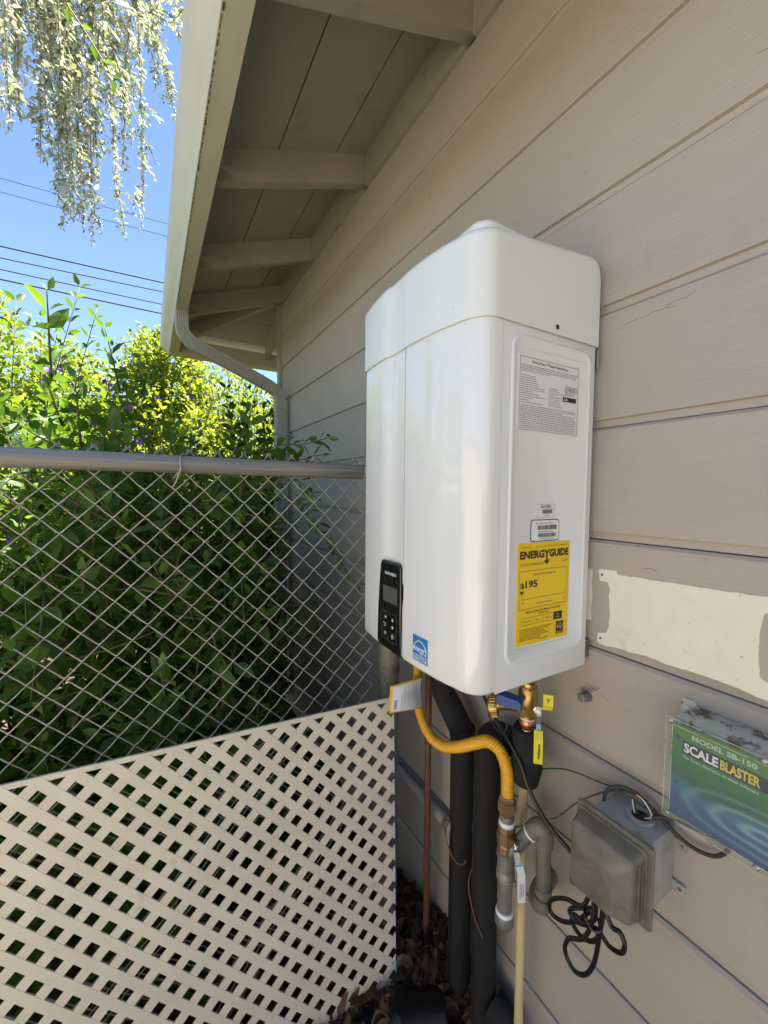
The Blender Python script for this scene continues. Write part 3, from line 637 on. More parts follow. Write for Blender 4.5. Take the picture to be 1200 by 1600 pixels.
    MB().tube([(.792,.788,.615),(.791,.785,.3),(.790,.780,-.02)], [.0325,.0345,.0345], 20).build('foam_sleeve', M['foam'], t2, True)
    MB().tube([(.792,.750,.195),(.800,.715,.185),(.815,.692,.180)], [.040,.041,.036], 18).build('foam_end', M['foam'], t2, True)
    MB().tube(curve([(.790,.93,.605),(.752,.915,.585),(.745,.885,.55),(.748,.855,.535),(.755,.835,.545),(.753,.825,.565)],6), .0022, 6).build('tie_wire', M['copper'], t)
    MB().tube(curve([(.790,.83,.54),(.757,.815,.50),(.752,.785,.44),(.757,.757,.40)],6), .0018, 6).build('tie_wire', M['copper'], t2)
    # --- brass service valve
    v = thing('service_valve', (.76, .632, .92), 'brass service valve with blue and yellow levers above black foam sleeve', 'valve')
    vx, vy = .758, .630
    def L(nm, p, d, prof, m, seg=18, sm=True, par=None): return MB().lathe(p, d, prof, seg).build(nm, M[m], par or v, sm)
    L('union_nut', (vx,vy,1.225), (0,0,-1), [(0,.017),(.02,.017),(.022,.0205),(.060,.0205),(.062,.016)], 'brass', 8, False)
    L('valve_body', (vx,vy,1.160), (0,0,-1), [(0,.0155),(.012,.0165),(.022,.0215),(.035,.0230),(.048,.0215),(.055,.0205),(.056,.0200),(.082,.0195),(.084,.016)], 'brass')
    L('hex_collar', (vx,vy,1.1035), (0,0,-1), [(0,.0205),(.001,.0232),(.017,.0232),(.019,.0205)], 'brass', 6, False)
    L('bonnet_ring', (vx,vy,1.152), (0,0,-1), [(0,.0170),(.001,.0200),(.007,.0200),(.008,.0170)], 'brass', 8, False)
    L('drain_port', (vx-.012,vy+.008,1.108), (-.62,.72,-.20), [(0,.016),(.022,.017),(.024,.0145),(.05,.0145),(.052,.016),(.064,.016)], 'brass')
    cap = L('drain_cap', (vx-.048,vy+.048,1.092), (-.62,.72,-.20), [(0,.0215),(.002,.0230),(.018,.0230),(.020,.0215),(.021,.006)], 'brass')
    cp_ = Vector((vx-.048,vy+.048,1.092)); cd_ = Vector((-.62,.72,-.20)).normalized(); aa = cd_.cross(Vector((0,0,1))).normalized(); bb = cd_.cross(aa)
    for k in range(20):
        q = cp_ + (aa*math.cos(k*math.pi/10)+bb*math.sin(k*math.pi/10))*.0230; MB().tube([q+cd_*.002, q+cd_*.015], .0013, 5).build('cap_ridge', M['brass'], cap)
    MB().tube(curve([cp_+cd_*.02, cp_+cd_*.018+Vector((-.004,0,-.02)), cp_+Vector((-.010,.0,-.045)), cp_+Vector((-.006,-.02,-.055)), cp_+Vector((0,-.03,-.035)), cp_+Vector((0,-.024,-.012))],6), .0018, 6).build('cap_strap', M['cable'], cap)
    mb = MB(); pr = [(-.014,-.008),(.034,-.011),(.040,-.004),(.040,.006),(.034,.012),(-.010,.010),(-.016,.004)]
    mb.prism(pr, lambda a_, b_: (vx-.040-.022*(a_/.04), vy-.002+a_*.80, 1.128+b_*1.1+a_*.10), lambda a_, b_: (vx-.058-.022*(a_/.04), vy-.010+a_*.80, 1.124+b_*1.1+a_*.10)).build('blue_handle', M['blue_plastic'], v)
    L('white_tape', (vx,vy,1.0785), (0,0,-1), [(0,.0165),(.001,.0175),(.005,.0175),(.006,.0155)], 'tape')
    L('copper_adapter', (vx,vy,1.0735), (0,0,-1), [(0,.0165),(.003,.0185),(.016,.0185),(.019,.0160),(.024,.0148),(.060,.0148)], 'copper_new', 10)
    L('solder_ring', (vx,vy,1.050), (0,0,-1), [(0,.0152),(.001,.0160),(.003,.0160),(.004,.0152)], 'silver')
    MB().tube([(vx+.002,vy+.002,1.052),(vx+.004,vy+.003,1.04),(vx+.006,vy+.004,.95),(vx+.006,vy+.006,.915)], [.0285,.034,.0355,.029], 20).build('foam_sleeve', M['foam'], v, True)
    vy -= .022; n_ = L('lever_nut', (vx-.018,vy-.018,1.118), (-.65,-.72,.05), [(0,.0085),(.006,.0085),(.0065,.0055),(.013,.0055)], 'silver', 6, False)
    mb = MB(); wq = (.0085,-.0055,0); tq = (-.0012,-.0018,0)
    strap(mb, [(vx-.022,vy-.026,1.130),(vx-.024,vy-.028,1.110),(vx-.025,vy-.028,1.092),(vx-.032,vy-.034,1.076)], wq, tq); lv = mb.build('lever', M['silver'], v)
    mb = MB(); strap(mb, [(vx-.029,vy-.0315,1.083),(vx-.035,vy-.037,1.068),(vx-.036,vy-.038,1.020),(vx-.0355,vy-.0375,1.014)], (.0125,-.013,0), (-.0045,-.0045,0)); sv = mb.build('lever_sleeve', M['yellow_plastic'], lv)
    mb = MB(); wvv = Vector((.0125,-.013,0)).normalized(); f = lambda u, q: tuple(Vector((vx-.036-.0050,vy-.038-.0048,1.022)) + wvv*(-q) + Vector((0,0,u)))
    text(mb, 'Webstone', f, .003, -.004, .034, .006, .02); mb.build('lever_print', M['ink'], sv)
    mb = MB(); strap(mb, [(vx-.014,vy-.040,1.128),(vx-.016,vy-.044,1.136),(vx-.020,vy-.0475,1.142),(vx-.020,vy-.0475,1.162),(vx-.0195,vy-.047,1.166)], (.0135,-.0145,0), (-.003,-.003,0)); sv = mb.build('lever_sleeve', M['yellow_plastic'], v)
    f = lambda u, q: tuple(Vector((vx-.0235,vy-.051,1.154)) + Vector((.0125,-.0135,0)).normalized()*u + Vector((0,0,q)))
    mb = MB(); text(mb, 'Y', f, -.0045, -.0055, .009, .010, .02); mb.build('lever_print', M['ink'], sv)
    # --- cream pipe
    t = thing('plastic_pipe', (.80, .675, 0), 'thin cream plastic water pipe with dark printing running down the wall', 'pipe')
    MB().tube([(.795,.668,.95),(.795,.668,.75),(.797,.666,.50),(.798,.664,-.03)], .0112, 14).build('tube', M['cpvc'], t, True)
    # --- wall conduit running behind the lattice
    t = thing('wall_conduit', (.83, 1.4, .48), 'grey painted conduit running level along the lower wall', 'conduit')
    MB().tube([(.838,2.9,.497),(.838,1.9,.500),(.838,1.2,.503),(.838,.90,.505)], .0185, 14).build('tube', M['wall'], t, True)
    for y in (1.0, 1.6, 2.4): MB().tube([(.838,y,.502),(.838,y+.018,.502)], .0208, 14).build('clamp', M['galv_old'], t, True)
    t = thing('pipe_stub', (.84, .553, 1.14), 'short threaded pale pipe stub poking from the wall below the heater', 'pipe stub')
    MB().lathe((.862,.548,1.137),(-1,.1,.05),[(0,.011),(.006,.012),(.006,.010),(.012,.011),(.012,.0095),(.018,.0105),(.018,.009),(.024,.0095),(.025,.006)],14).build('stub', M['galv'], t)
    for k in range(5): MB().tube(curve([(.846,.548,1.148),(.842,.55-.004*k,1.156),(.846+.003*k,.553-.008*k,1.160+.002*k)],4), .0007, 5).build('frayed_thread', M['brown_wire'], t)
pipe_things()

# ============================================================ outlet box, treatment box, cords
def electrics():
    t = thing('outlet_box', (.86, .42, .83), 'grey weatherproof outlet box with dirty translucent bubble cover', 'outlet box')
    MB().box((.768,.362,.838),(.8585,.470,.968),.005).build('box_body', M['box_grey'], t, True)
    hub = MB().lathe((.818,.405,.966),(0,0,1),[(0,.022),(.004,.024),(.010,.024),(.010,.0185),(.0095,.016),(.003,.015)],22).build('conduit_hub', M['box_grey'], t, True)
    MB().lathe((.818,.405,.9715),(0,0,1),[(0,.0165),(.0025,.016)],18).build('hub_hole', M['ink'], hub)
    for y, z in ((.352,.940),(.352,.856)):
        e = MB().box((.8535,y-.012,z-.009),(.8592,y+.012,z+.009),.002).build('mounting_ear', M['box_grey'], t, True); MB().lathe((.8535,y+(-.004 if y < .4 else .004),z),(-1,0,0),[(0,.0035),(.0015,.003)],10).build('screw', M['steel'], e)
    MB().box((.757,.352,.832),(.768,.486,.974),.004).build('cover_plate', M['box_grey'], t, True)
    # bubble: lofted hollow shell
    V = []; F = []; levels = [(.7565,.347,.491,.828,.978,.008),(.7530,.3455,.4925,.8265,.9795,.008),(.7500,.3455,.4925,.8265,.9795,.008),(.7480,.348,.490,.829,.977,.008),(.7480,.353,.487,.833,.972,.009),(.7440,.354,.486,.834,.971,.009),(.7440,.358,.484,.836,.967,.010),(.7180,.362,.481,.838,.958,.011),(.7150,.364,.480,.839,.955,.011),(.7005,.388,.470,.842,.928,.012),(.6995,.392,.467,.845,.924,.012)]
    for x, y0, y1, z0, z1, r in levels: V += [(x, a, b) for a, b in rrect(y0, y1, z0, z1, r, 5)]
    n = 24
    for i in range(len(levels)-1):
        for k in range(n): F.append((i*n+k, i*n+(k+1)%n, (i+1)*n+(k+1)%n, (i+1)*n+k))
    F.append(tuple((len(levels)-1)*n+k for k in range(n)))
    bub = MB().add(V, F).build('bubble_cover', M['cover'], t, True); bub.data.set_sharp_from_angle(angle=math.radians(16))
    for y, x in ((.3595,.728),(.3585,.737)): MB().tube([(x,y-.001,.850),(x,y-.001,.950)], .0013, 6).build('cover_rib', M['cover'], bub, True)
    for z in (.868,.868+.045): MB().lathe((.7566,.42,z),(-1,0,0),[(0,.017),(.003,.016)],16).build('receptacle', M['ink'], t)
    # loose wire ends above the hub
    lw = thing('loose_wire', (.818,.405,.975), 'brown and white loose wire ends looped out of the outlet box', 'wire')
    MB().tube(curve([(.818,.409,.970),(.812,.416,1.000),(.812,.408,1.018),(.812,.390,1.010),(.814,.384,.992),(.818,.394,.975)],6), .0017, 6).build('brown_core', M['brown_wire'], lw, True)
    MB().tube(curve([(.816,.414,.968),(.808,.416,1.002)],4), .0016, 6).build('white_core', M['white_wire'], lw, True)
    MB().tube(curve([(.812,.410,1.014),(.806,.395,1.016),(.808,.382,1.000),(.814,.386,.985),(.818,.398,.973)],6), .0014, 6).build('white_core', M['white_wire'], lw, True)
    # --- treatment controller
    s = thing('controller_box', (.86,.27,1.04), 'clear fronted wall box with green and blue water treatment label', 'controller box')
    MB().box((.79,.150,1.046),(.8585,.3405,1.2145),.004).build('box_body', M['box_light'], s, True)
    for y, z in ((.352,1.209),):
        e = MB().prism(rrect(y-.015,y+.009,z-.015,z+.013,.005,4), lambda a,b: (.8555,a,b), lambda a,b: (.8593,a,b)).build('mounting_ear', M['box_light'], s)
        for yy, zz in ((y-.001,z-.002),): MB().lathe((.8556,yy,zz),(-1,0,0),[(0,.0042),(.0018,.0036)],12).build('screw', M['steel'], e)
    y0, y1, z0, z1 = .150, .346, 1.041, 1.2185
    # clear lid: rim + front pane
    lid = MB(); lid.box((.7705,y0,z0),(.7895,y1,z0+.006),.0015); lid.box((.7705,y0,z1-.006),(.7895,y1,z1),.0015); lid.box((.7705,y1-.006,z0+.006),(.7895,y1,z1-.006),.0015); lid.box((.7705,y0,z0+.006),(.7895,y0+.006,z1-.006),.0015)
    lid = lid.build('clear_lid', M['clear'], s, True)
    MB().box((.7685,y0+.001,z0+.001),(.7702,y1-.001,z1-.001),.0005).build('lid_pane', M['clear'], lid)
    ed = MB(); ff = lambda u, v: (.7683, -u, v)
    frame(ed, ff, -y1+.0105, z0+.0105, -y0-.0105, z1-.0105, .0009); frame(ed, ff, -y1+.0005, z0+.0005, -y0-.0005, z1-.0005, .0011); ed.build('lid_edge', M['box_light'], lid)
    for y, z in ((.339,1.2125),(.215,1.2135),(.339,1.0485),(.218,1.0495)):
        tw = MB().lathe((.7755,y,z),(-1,0,0),[(0,.0085),(.0072,.0085),(.0078,.0075)],18).build('screw_post', M['clear'], lid, True)
        MB().lathe((.7682,y,z),(-1,0,0),[(0,.0042),(.001,.0042),(.0022,.0028)],14).build('screw', M['steel'], tw, True)
    # printed panel
    m = bpy.data.materials.new('swirl_print'); m.use_nodes = True; nn = m.node_tree.nodes; l = m.node_tree.links
    tc = nn.new('ShaderNodeTexCoord'); sp = nn.new('ShaderNodeSeparateXYZ'); l.new(tc.outputs['Generated'], sp.inputs[0])
    r = nn.new('ShaderNodeValToRGB'); e = r.color_ramp.elements; e[0].position = 0; e[0].color = (.02,.07,.22,1); e[1].position = 1; e[1].color = (.10,.24,.05,1)
    for p, c in ((.18,(.025,.085,.25)),(.36,(.04,.16,.28)),(.46,(.015,.10,.07)),(.62,(.02,.17,.06)),(.85,(.05,.22,.05))):
        q = e.new(p); q.color = (*c, 1)
    nz = nn.new('ShaderNodeTexNoise'); nz.inputs['Scale'].default_value = 2.2; l.new(tc.outputs['Generated'], nz.inputs[0])
    ad = nn.new('ShaderNodeMath'); ad.operation = 'MULTIPLY_ADD'; ad.inputs[1].default_value = .25; l.new(nz.outputs[0], ad.inputs[0]); 
    su = nn.new('ShaderNodeMath'); su.operation = 'SUBTRACT'; su.inputs[1].default_value = .125; l.new(sp.outputs[2], su.inputs[0]); l.new(su.outputs[0], ad.inputs[2]); l.new(ad.outputs[0], r.inputs[0])
    mp = nn.new('ShaderNodeMapping'); mp.inputs['Location'].default_value = (0,-.30,-.28); l.new(tc.outputs['Generated'], mp.inputs[0])
    m2 = nn.new('ShaderNodeMapping'); m2.inputs['Rotation'].default_value = (.25,0,0); m2.inputs['Scale'].default_value = (0,1.0,2.6); l.new(mp.outputs[0], m2.inputs[0])
    wv = nn.new('ShaderNodeTexWave'); wv.wave_type = 'RINGS'; wv.rings_direction = 'SPHERICAL'; wv.inputs['Scale'].default_value = 1.35; wv.inputs['Distortion'].default_value = 3.2; wv.inputs['Detail'].default_value = 3; l.new(m2.outputs[0], wv.inputs[0])
    ln = nn.new('ShaderNodeVectorMath'); ln.operation = 'LENGTH'; l.new(m2.outputs[0], ln.inputs[0])
    fo = nn.new('ShaderNodeMapRange'); fo.inputs[1].default_value = .85; fo.inputs[2].default_value = .15; fo.inputs[3].default_value = 0; fo.inputs[4].default_value = .8; l.new(ln.outputs['Value'], fo.inputs[0])
    pw = nn.new('ShaderNodeMath'); pw.operation = 'POWER'; pw.inputs[1].default_value = 2.2; l.new(wv.outputs[1], pw.inputs[0])
    mu = nn.new('ShaderNodeMath'); mu.operation = 'MULTIPLY'; l.new(pw.outputs[0], mu.inputs[0]); l.new(fo.outputs[0], mu.inputs[1])
    mx = nn.new('ShaderNodeMix'); mx.data_type = 'RGBA'; l.new(mu.outputs[0], mx.inputs[0]); l.new(r.outputs[0], mx.inputs[6]); mx.inputs[7].default_value = (.22,.42,.48,1)
    b = nn['Principled BSDF']; b.inputs['Roughness'].default_value = .4; l.new(mx.outputs[2], b.inputs['Base Color'])
    P = lambda u, v: (.7738, -u, v); P1 = lambda u, v: (.7734, -u, v); P2 = lambda u, v: (.7730, -u, v)
    pan = MB().prism([(-y1+.008,z0+.008),(-y1+.008,z0+.012),(-y1+.008,z1-.009),(-y0-.008,z1-.009),(-y0-.008,z0+.008)], P, lambda u, v: (.7765,-u,v)).build('printed_panel', m, s)
    navy = mat('navy_print', (.012,.014,.05), .4); yl = mat('yellow_print', (.72,.60,.05), .4); silv = mat('silver_print', (.55,.58,.56), .4); purp = mat('purple_dot', (.06,.05,.22), .35)
    mb = MB(); quad(mb, P1, -.3215, 1.1635, -.158, 1.1855); mb.build('title_bar', navy, pan)
    mb = MB(); text(mb, 'SCALE', P2, -.3190, 1.1665, .0475, .0160, .035); mb.build('title_lettering', M['white'], pan)
    mb = MB(); text(mb, 'BLASTER', P2, -.2690, 1.1665, .0490, .0160, .035); mb.build('title_lettering', yl, pan)
    mb = MB(); text(mb, 'MODEL SB-150', P2, -.3085, 1.1920, .0840, .0085, .03); mb.build('model_lettering', silv, pan)
    mb = MB(); text(mb, 'The Green alternative to water softeners', P2, -.3205, 1.1560, .099, .0048, .008); mb.build('slogan_lettering', silv, pan)
    for z in (1.186, 1.108): MB().lathe((.7736,.3285,z),(-1,0,0),[(0,.0042),(.0006,.004)],14).build('panel_dot', purp, pan)
    # --- cords
    c = thing('electric_cord', (.70,.42,.66), 'black power cord dropping from the heater into a tied coil', 'power cord')
    MB().tube(curve([(.735,.756,1.225),(.735,.752,1.10),(.732,.742,1.075),(.728,.690,1.035),(.726,.648,1.008),(.725,.618,.980),(.725,.598,.945),(.727,.575,.915),(.731,.545,.888),(.738,.512,.868),(.750,.488,.852),(.755,.46,.855)],8), .0044, 8).build('cord', M['cable'], c, True)
    loops = [[(.745,.455,.85),(.738,.456,.80),(.735,.462,.765),(.735,.475,.74),(.735,.51,.725),(.735,.54,.70),(.737,.555,.675),(.74,.548,.655),(.743,.52,.662),(.745,.49,.69),(.746,.465,.73)],
             [(.742,.45,.85),(.736,.447,.78),(.735,.452,.72),(.735,.47,.675),(.735,.50,.648),(.736,.51,.612),(.738,.49,.588),(.742,.465,.60),(.744,.448,.64),(.746,.44,.70),(.748,.436,.76)],
             [(.752,.44,.80),(.748,.43,.765),(.746,.415,.745),(.745,.398,.750),(.745,.388,.735),(.746,.395,.712),(.748,.42,.700),(.748,.445,.71),(.745,.468,.70),(.742,.49,.69),(.74,.505,.70),(.742,.49,.72),(.748,.46,.74)],
             [(.75,.46,.845),(.745,.452,.80),(.742,.447,.76),(.742,.45,.73),(.742,.47,.705),(.742,.495,.70),(.745,.50,.675),(.75,.48,.66),(.752,.455,.675),(.752,.442,.71),(.752,.435,.77),(.755,.43,.83)]]
    for lp in loops: MB().tube(curve([(x, .42+(y-.42)*.93-.004, z+.034) for x, y, z in lp],7), .0044, 8).build('cord', M['cable'], c, True)
    MB().tube(curve([(.733,.456,.762),(.732,.44,.752),(.742,.43,.756),(.75,.445,.766),(.742,.462,.768),(.733,.456,.762)],6), .0030, 6).build('cable_tie', M['cable'], c)
    MB().tube(curve([(.735,.435,.755),(.733,.43,.735),(.734,.434,.715)],4), .0016, 6).build('cable_tie', M['cable'], c)
    g = thing('ground_wire', (.80,.5,.97), 'thin green wire pair strung from the pipes to the outlet box', 'wire')
    MB().tube(curve([(.785,.70,.895),(.80,.63,.935),(.825,.57,.962),(.845,.50,.968),(.845,.45,.985)],6), .0017, 6).build('strand', M['green_wire'], g)
    MB().tube(curve([(.735,.66,.79),(.76,.60,.84),(.775,.555,.88),(.80,.525,.925),(.83,.48,.968),(.842,.44,.988),(.842,.40,.99)],6), .0017, 6).build('strand', M['green_wire'], g)
    k = thing('signal_cable', (.83,.36,1.0), 'dark grey cable looping from the outlet box to the controller', 'cable')
    MB().tube(curve([(.80,.468,.962),(.812,.468,.985),(.825,.45,1.0),(.835,.42,1.0),(.838,.39,.985),(.842,.36,.968),(.845,.33,.958),(.845,.30,.965),(.84,.282,.985),(.835,.272,1.01),(.83,.270,1.05)],7), .0036, 8).build('cable', M['cable_grey'], k, True)
    MB().tube(curve([(.822,.405,.97),(.83,.38,.985),(.842,.35,.992),(.848,.31,.996),(.848,.26,1.01),(.845,.22,1.03),(.84,.20,1.05)],6), .0030, 8).build('cable', M['cable_grey'], k, True)
electrics()

# ============================================================ chain link fence
def chain_fence():
    t = thing('chain_link_fence', (.69,1.15,0), 'weathered galvanised chain link fence with round top rail', 'fence')
    MB().tube([(-2.2,1.15,1.668),(-.9,1.15,1.668),(0,1.15,1.664),(.69,1.15,1.659)], .0225, 18).build('top_rail', M['rail'], t, True)
    for x in (.69, -2.2):
        p = MB().lathe((x,1.15,-.05),(0,0,1),[(0,.034),(1.72,.034),(1.725,.038),(1.745,.038),(1.765,.030),(1.775,.012)],20).build('post', M['rail'], t, True)
        for z in (1.0, .4, 1.55): MB().tube([(x,1.15,z),(x,1.15,z+.02)], .0365, 18).build('tension_band', M['galv_old'], p, True)
    pit = .068; h = pit/2; x0 = -.127-.034*18; nw = 40; rr = .0018; z0, z1 = .03, 1.700
    rows = int((z1-z0)/h)
    def one(i):
        P = []; xa = x0+i*h; rj = random.Random(i)
        for r in range(rows+1):
            right = (r+i) % 2 == 0; z = z1-r*h; x = xa+(h/2 if right else -h/2); P.append((x+(.0016 if right else -.0016)+rj.uniform(-.0006,.0006), 1.15+.024, z))
            if r < rows:
                s = -.0045 if right else .0045           # flattened spiral: one leg passes in front, the next behind
                for q in (.12,.5,.88):
                    x2 = x+((-h if right else h)*q); P.append((x2, 1.15+.024+s*math.sin(q*math.pi)*1.1, z-h*q + (0 if right else -.0022*math.sin(q*math.pi))))
        # knuckle at the top
        right = i % 2 == 0; tip = P[0]; P = [(tip[0]+(.004 if right else -.004), tip[1]+.004, tip[2]-.006), (tip[0]+(.002 if right else -.002), tip[1]+.001, tip[2]+.007)] + P
        return MB().tube(P, rr, 5)
    for i in range(nw+1): one(i).build('wire', M['wire'], t, 'all')
    for x in (-.62, .075, .59):
        P = [(x+.012*math.cos(a)+.010*a/6, 1.15+.0255*math.cos(a), 1.664+.0255*math.sin(a)) for a in np.linspace(-2.2,3.6,22)]
        P += [(P[-1][0]-.012, 1.128, 1.618), (P[-1][0]-.020, 1.124, 1.604)]
        MB().tube([(P[0][0]-.01,1.126,1.628)]+P, .0019, 6).build('wire_tie', M['wire'], t, True)
chain_fence()

# ============================================================ lattice panel
def lattice():
    p = .047; O = Vector((.1088,1.0771,.7909)); a, b, g = -.06, -.0744, -.0191
    h = Vector((math.cos(a), math.sin(a), 0)); up = Vector((0, -math.sin(b), math.cos(b))); up = (up-h*up.dot(h)).normalized()
    h2 = h*math.cos(g)+up*math.sin(g); u2 = -h*math.sin(g)+up*math.cos(g); nrm = h2.cross(u2); e1 = (h2-u2)*(p/math.sqrt(2)); e2 = (h2+u2)*(p/math.sqrt(2))
    base = O + e1*8 + e2*-6; base.z = 0
    t = thing('lattice_panel', tuple(base), 'cream plastic diagonal lattice panel leaning in front of the chain link fence', 'lattice panel')
    def clip(poly):
        for fa, fb, fc in ((-1,1,5.36),(1,-1,24),(1,1,16.25),(-1,-1,30)):   # fa*i+fb*j <= fc
            out = []
            for k in range(len(poly)):
                P, Q = poly[k], poly[(k+1)%len(poly)]; dp, dq = fa*P[0]+fb*P[1]-fc, fa*Q[0]+fb*Q[1]-fc
                if dp <= 0: out.append(P)
                if dp*dq < 0: s = dp/(dp-dq); out.append((P[0]+(Q[0]-P[0])*s, P[1]+(Q[1]-P[1])*s))
            poly = out
            if len(poly) < 3: return None
        return poly
    hw = .236; R = random.Random(2)
    for c0 in np.arange(-29.8, 16.2, 1.0):                # narrow bridging edge along the top, one piece per bay
        q = [((c0-5.36)/2, (c0+5.36)/2), ((c0+.985-5.36)/2, (c0+.985+5.36)/2), ((c0+.985-4.98)/2, (c0+.985+4.98)/2), ((c0-4.98)/2, (c0+4.98)/2)]
        q = [(i_, j_) for i_, j_ in q if i_+j_ < 16.25]
        if len(q) == 4: MB().prism(q, lambda i_, j_: tuple(O+e1*i_+e2*j_+nrm*.0026), lambda i_, j_: tuple(O+e1*i_+e2*j_-nrm*.0027)).build('edge_strip', M['lattice'], t)
    for layer in (0, 1):
        d0, d1 = (.0, .0036) if layer == 0 else (-.0002, .0029)
        for k in range(-30, 34):
            c = k+.5; j = R.uniform(-.008,.008)
            poly = [(-60,c-hw+j),(60,c-hw+j),(60,c+hw+j),(-60,c+hw+j)] if layer == 0 else [(c-hw+j,-60),(c+hw+j,-60),(c+hw+j,60),(c-hw+j,60)]
            q = clip(poly)
            if not q: continue
            z = .0002*R.random()
            f = lambda d: (lambda i, j: tuple(O+e1*i+e2*j+nrm*d))
            n = len(q); mb = MB(); cen = np.array(q).mean(0)
            mb.prism(q, f(d1 + z), f(d0 + z))
            o = mb.build('slat', M['lattice'], t)
            if layer == 1:                                # ridged face on the rear layer
                rb = MB()
                for s in (-.18, -.06, .06, .18):
                    pr = clip([(c+j+s-.022,-60),(c+j+s+.022,-60),(c+j+s+.022,60),(c+j+s-.022,60)])
                    if pr: rb.prism(pr, f(d1+z-.0003), f(d1+z+.0004))
                if rb.V: rb.build('ridge', M['lattice'], o)
lattice()

# ============================================================ plants
LT = np.array([[0,0,0],[.33,-.40,.05],[.33,0,-.02],[.33,.40,.05],[.68,-.30,.03],[.68,0,-.05],[.68,.30,.03],[1,0,-.12]])
LF = np.array([[0,1,2],[0,2,3],[1,4,5],[1,5,2],[2,5,6],[2,6,3],[4,7,5],[5,7,6]])
def leaf_frames(B, D, L, Wd, rng, droop=.0, facing=None):
    n = len(B); D = D/np.linalg.norm(D, axis=1, keepdims=True)
    U = np.tile([0,0,1.], (n,1)) + rng.normal(0, .45, (n,3))
    if facing is not None: U = U + facing
    Sd = np.cross(U, D); Sd /= np.linalg.norm(Sd, axis=1, keepdims=True)+1e-9; U = np.cross(D, Sd)
    return B, D, Sd, U, L, Wd
def leaves_mesh(fr):
    B, D, Sd, U, L, Wd = fr; n = len(B)
    V = B[:,None] + LT[None,:,0,None]*D[:,None]*L[:,None,None] + LT[None,:,1,None]*Sd[:,None]*(Wd)[:,None,None] + LT[None,:,2,None]*U[:,None]*L[:,None,None]
    F = (np.arange(n)[:,None,None]*8 + LF[None]).reshape(-1,3)
    return V.reshape(-1,3), F
def bulk(name, V, F, m, parent, **kw):                     # big triangle meshes, fast
    og = ORI[parent.name] if parent is not None else np.zeros(3)
    me = bpy.data.meshes.new(name); V = (V-og).astype(np.float32); F = F.astype(np.int32)
    me.vertices.add(len(V)); me.vertices.foreach_set('co', V.ravel()); me.loops.add(F.size); me.loops.foreach_set('vertex_index', F.ravel())
    me.polygons.add(len(F)); me.polygons.foreach_set('loop_start', np.arange(0, F.size, 3, dtype=np.int32)); me.update(calc_edges=True); me.validate(); me.materials.append(m)
    o = bpy.data.objects.new(name, me); COL.objects.link(o)
    if parent is not None: o.parent = parent
    ORI[o.name] = og; return finish(o, **kw)
_lm = {}
def leaf_objects(fr, idx, m, parent, name='leaf'):         # the largest leaves as parts of their own
    if m.name not in _lm:
        me = bpy.data.meshes.new('leaf'); me.from_pydata(LT.tolist(), [], LF.tolist()); me.materials.append(m); _lm[m.name] = me
    B, D, Sd, U, L, Wd = fr; og = ORI[parent.name]
    for i in idx:
        o = bpy.data.objects.new(name, _lm[m.name]); COL.objects.link(o); o.parent = parent
        mt = Matrix([[*(D[i]*L[i]),0],[*(Sd[i]*Wd[i]),0],[*(U[i]*L[i]),0],[0,0,0,1]]).transposed(); mt.translation = Vector(B[i]-og); o.matrix_local = mt
def stem_curve(p0, p1, bow, rng, n=9):
    t = np.linspace(0,1,n)[:,None]; p0 = np.array(p0); p1 = np.array(p1); m = (p0+p1)/2 + np.array(bow)
    return (1-t)**2*p0 + 2*t*(1-t)*m + t*t*p1
def along(P, step, rng, start=.2):
    Q = resample(P, step); k = int(len(Q)*start); Q = Q[k:]; T = np.gradient(Q, axis=0); T /= np.linalg.norm(T, axis=1, keepdims=True)+1e-9
    return Q, T
def leafy_stem(P, step, LL, WR, rng, start=.2, tilt=.55, jit=.3):
    Q, T = along(P, step, rng, start); B = []; D = []; L = []
    ph = rng.uniform(0, 6.28)
    for i in range(len(Q)):
        a = np.cross(T[i], [0,0,1.]) if abs(T[i][2]) < .95 else np.cross(T[i], [1.,0,0]); a /= np.linalg.norm(a); b = np.cross(T[i], a)
        an = ph + i*math.pi/2 + rng.normal(0,.25); f = i/max(1,len(Q)-1)
        for s in (0, math.pi):
            d = (a*math.cos(an+s)+b*math.sin(an+s)) + T[i]*(tilt+.5*f) + rng.normal(0,jit,3)*.6 + np.array([0,0,-.10])
            B.append(Q[i]+d/np.linalg.norm(d)*.004); D.append(d); L.append(LL*rng.uniform(.65,1.15)*(1-.45*f**3))
    L = np.array(L); return np.array(B), np.array(D), L, L*WR
CAMP = np.array([0,0,1.6]); CF = np.array([math.sin(.525),math.cos(.525),-.05]); CR = np.array([math.cos(.525),-math.sin(.525),0])
def in_view(B):
    v = B-CAMP; z = v@CF; u = (v@CR)/z*634.5+600; w_ = 800-(v[:,2]+.05*z)/z*634.5
    return z, (u > -20) & (u < 560) & (w_ > 440) & (w_ < 1250) & (z > .3)
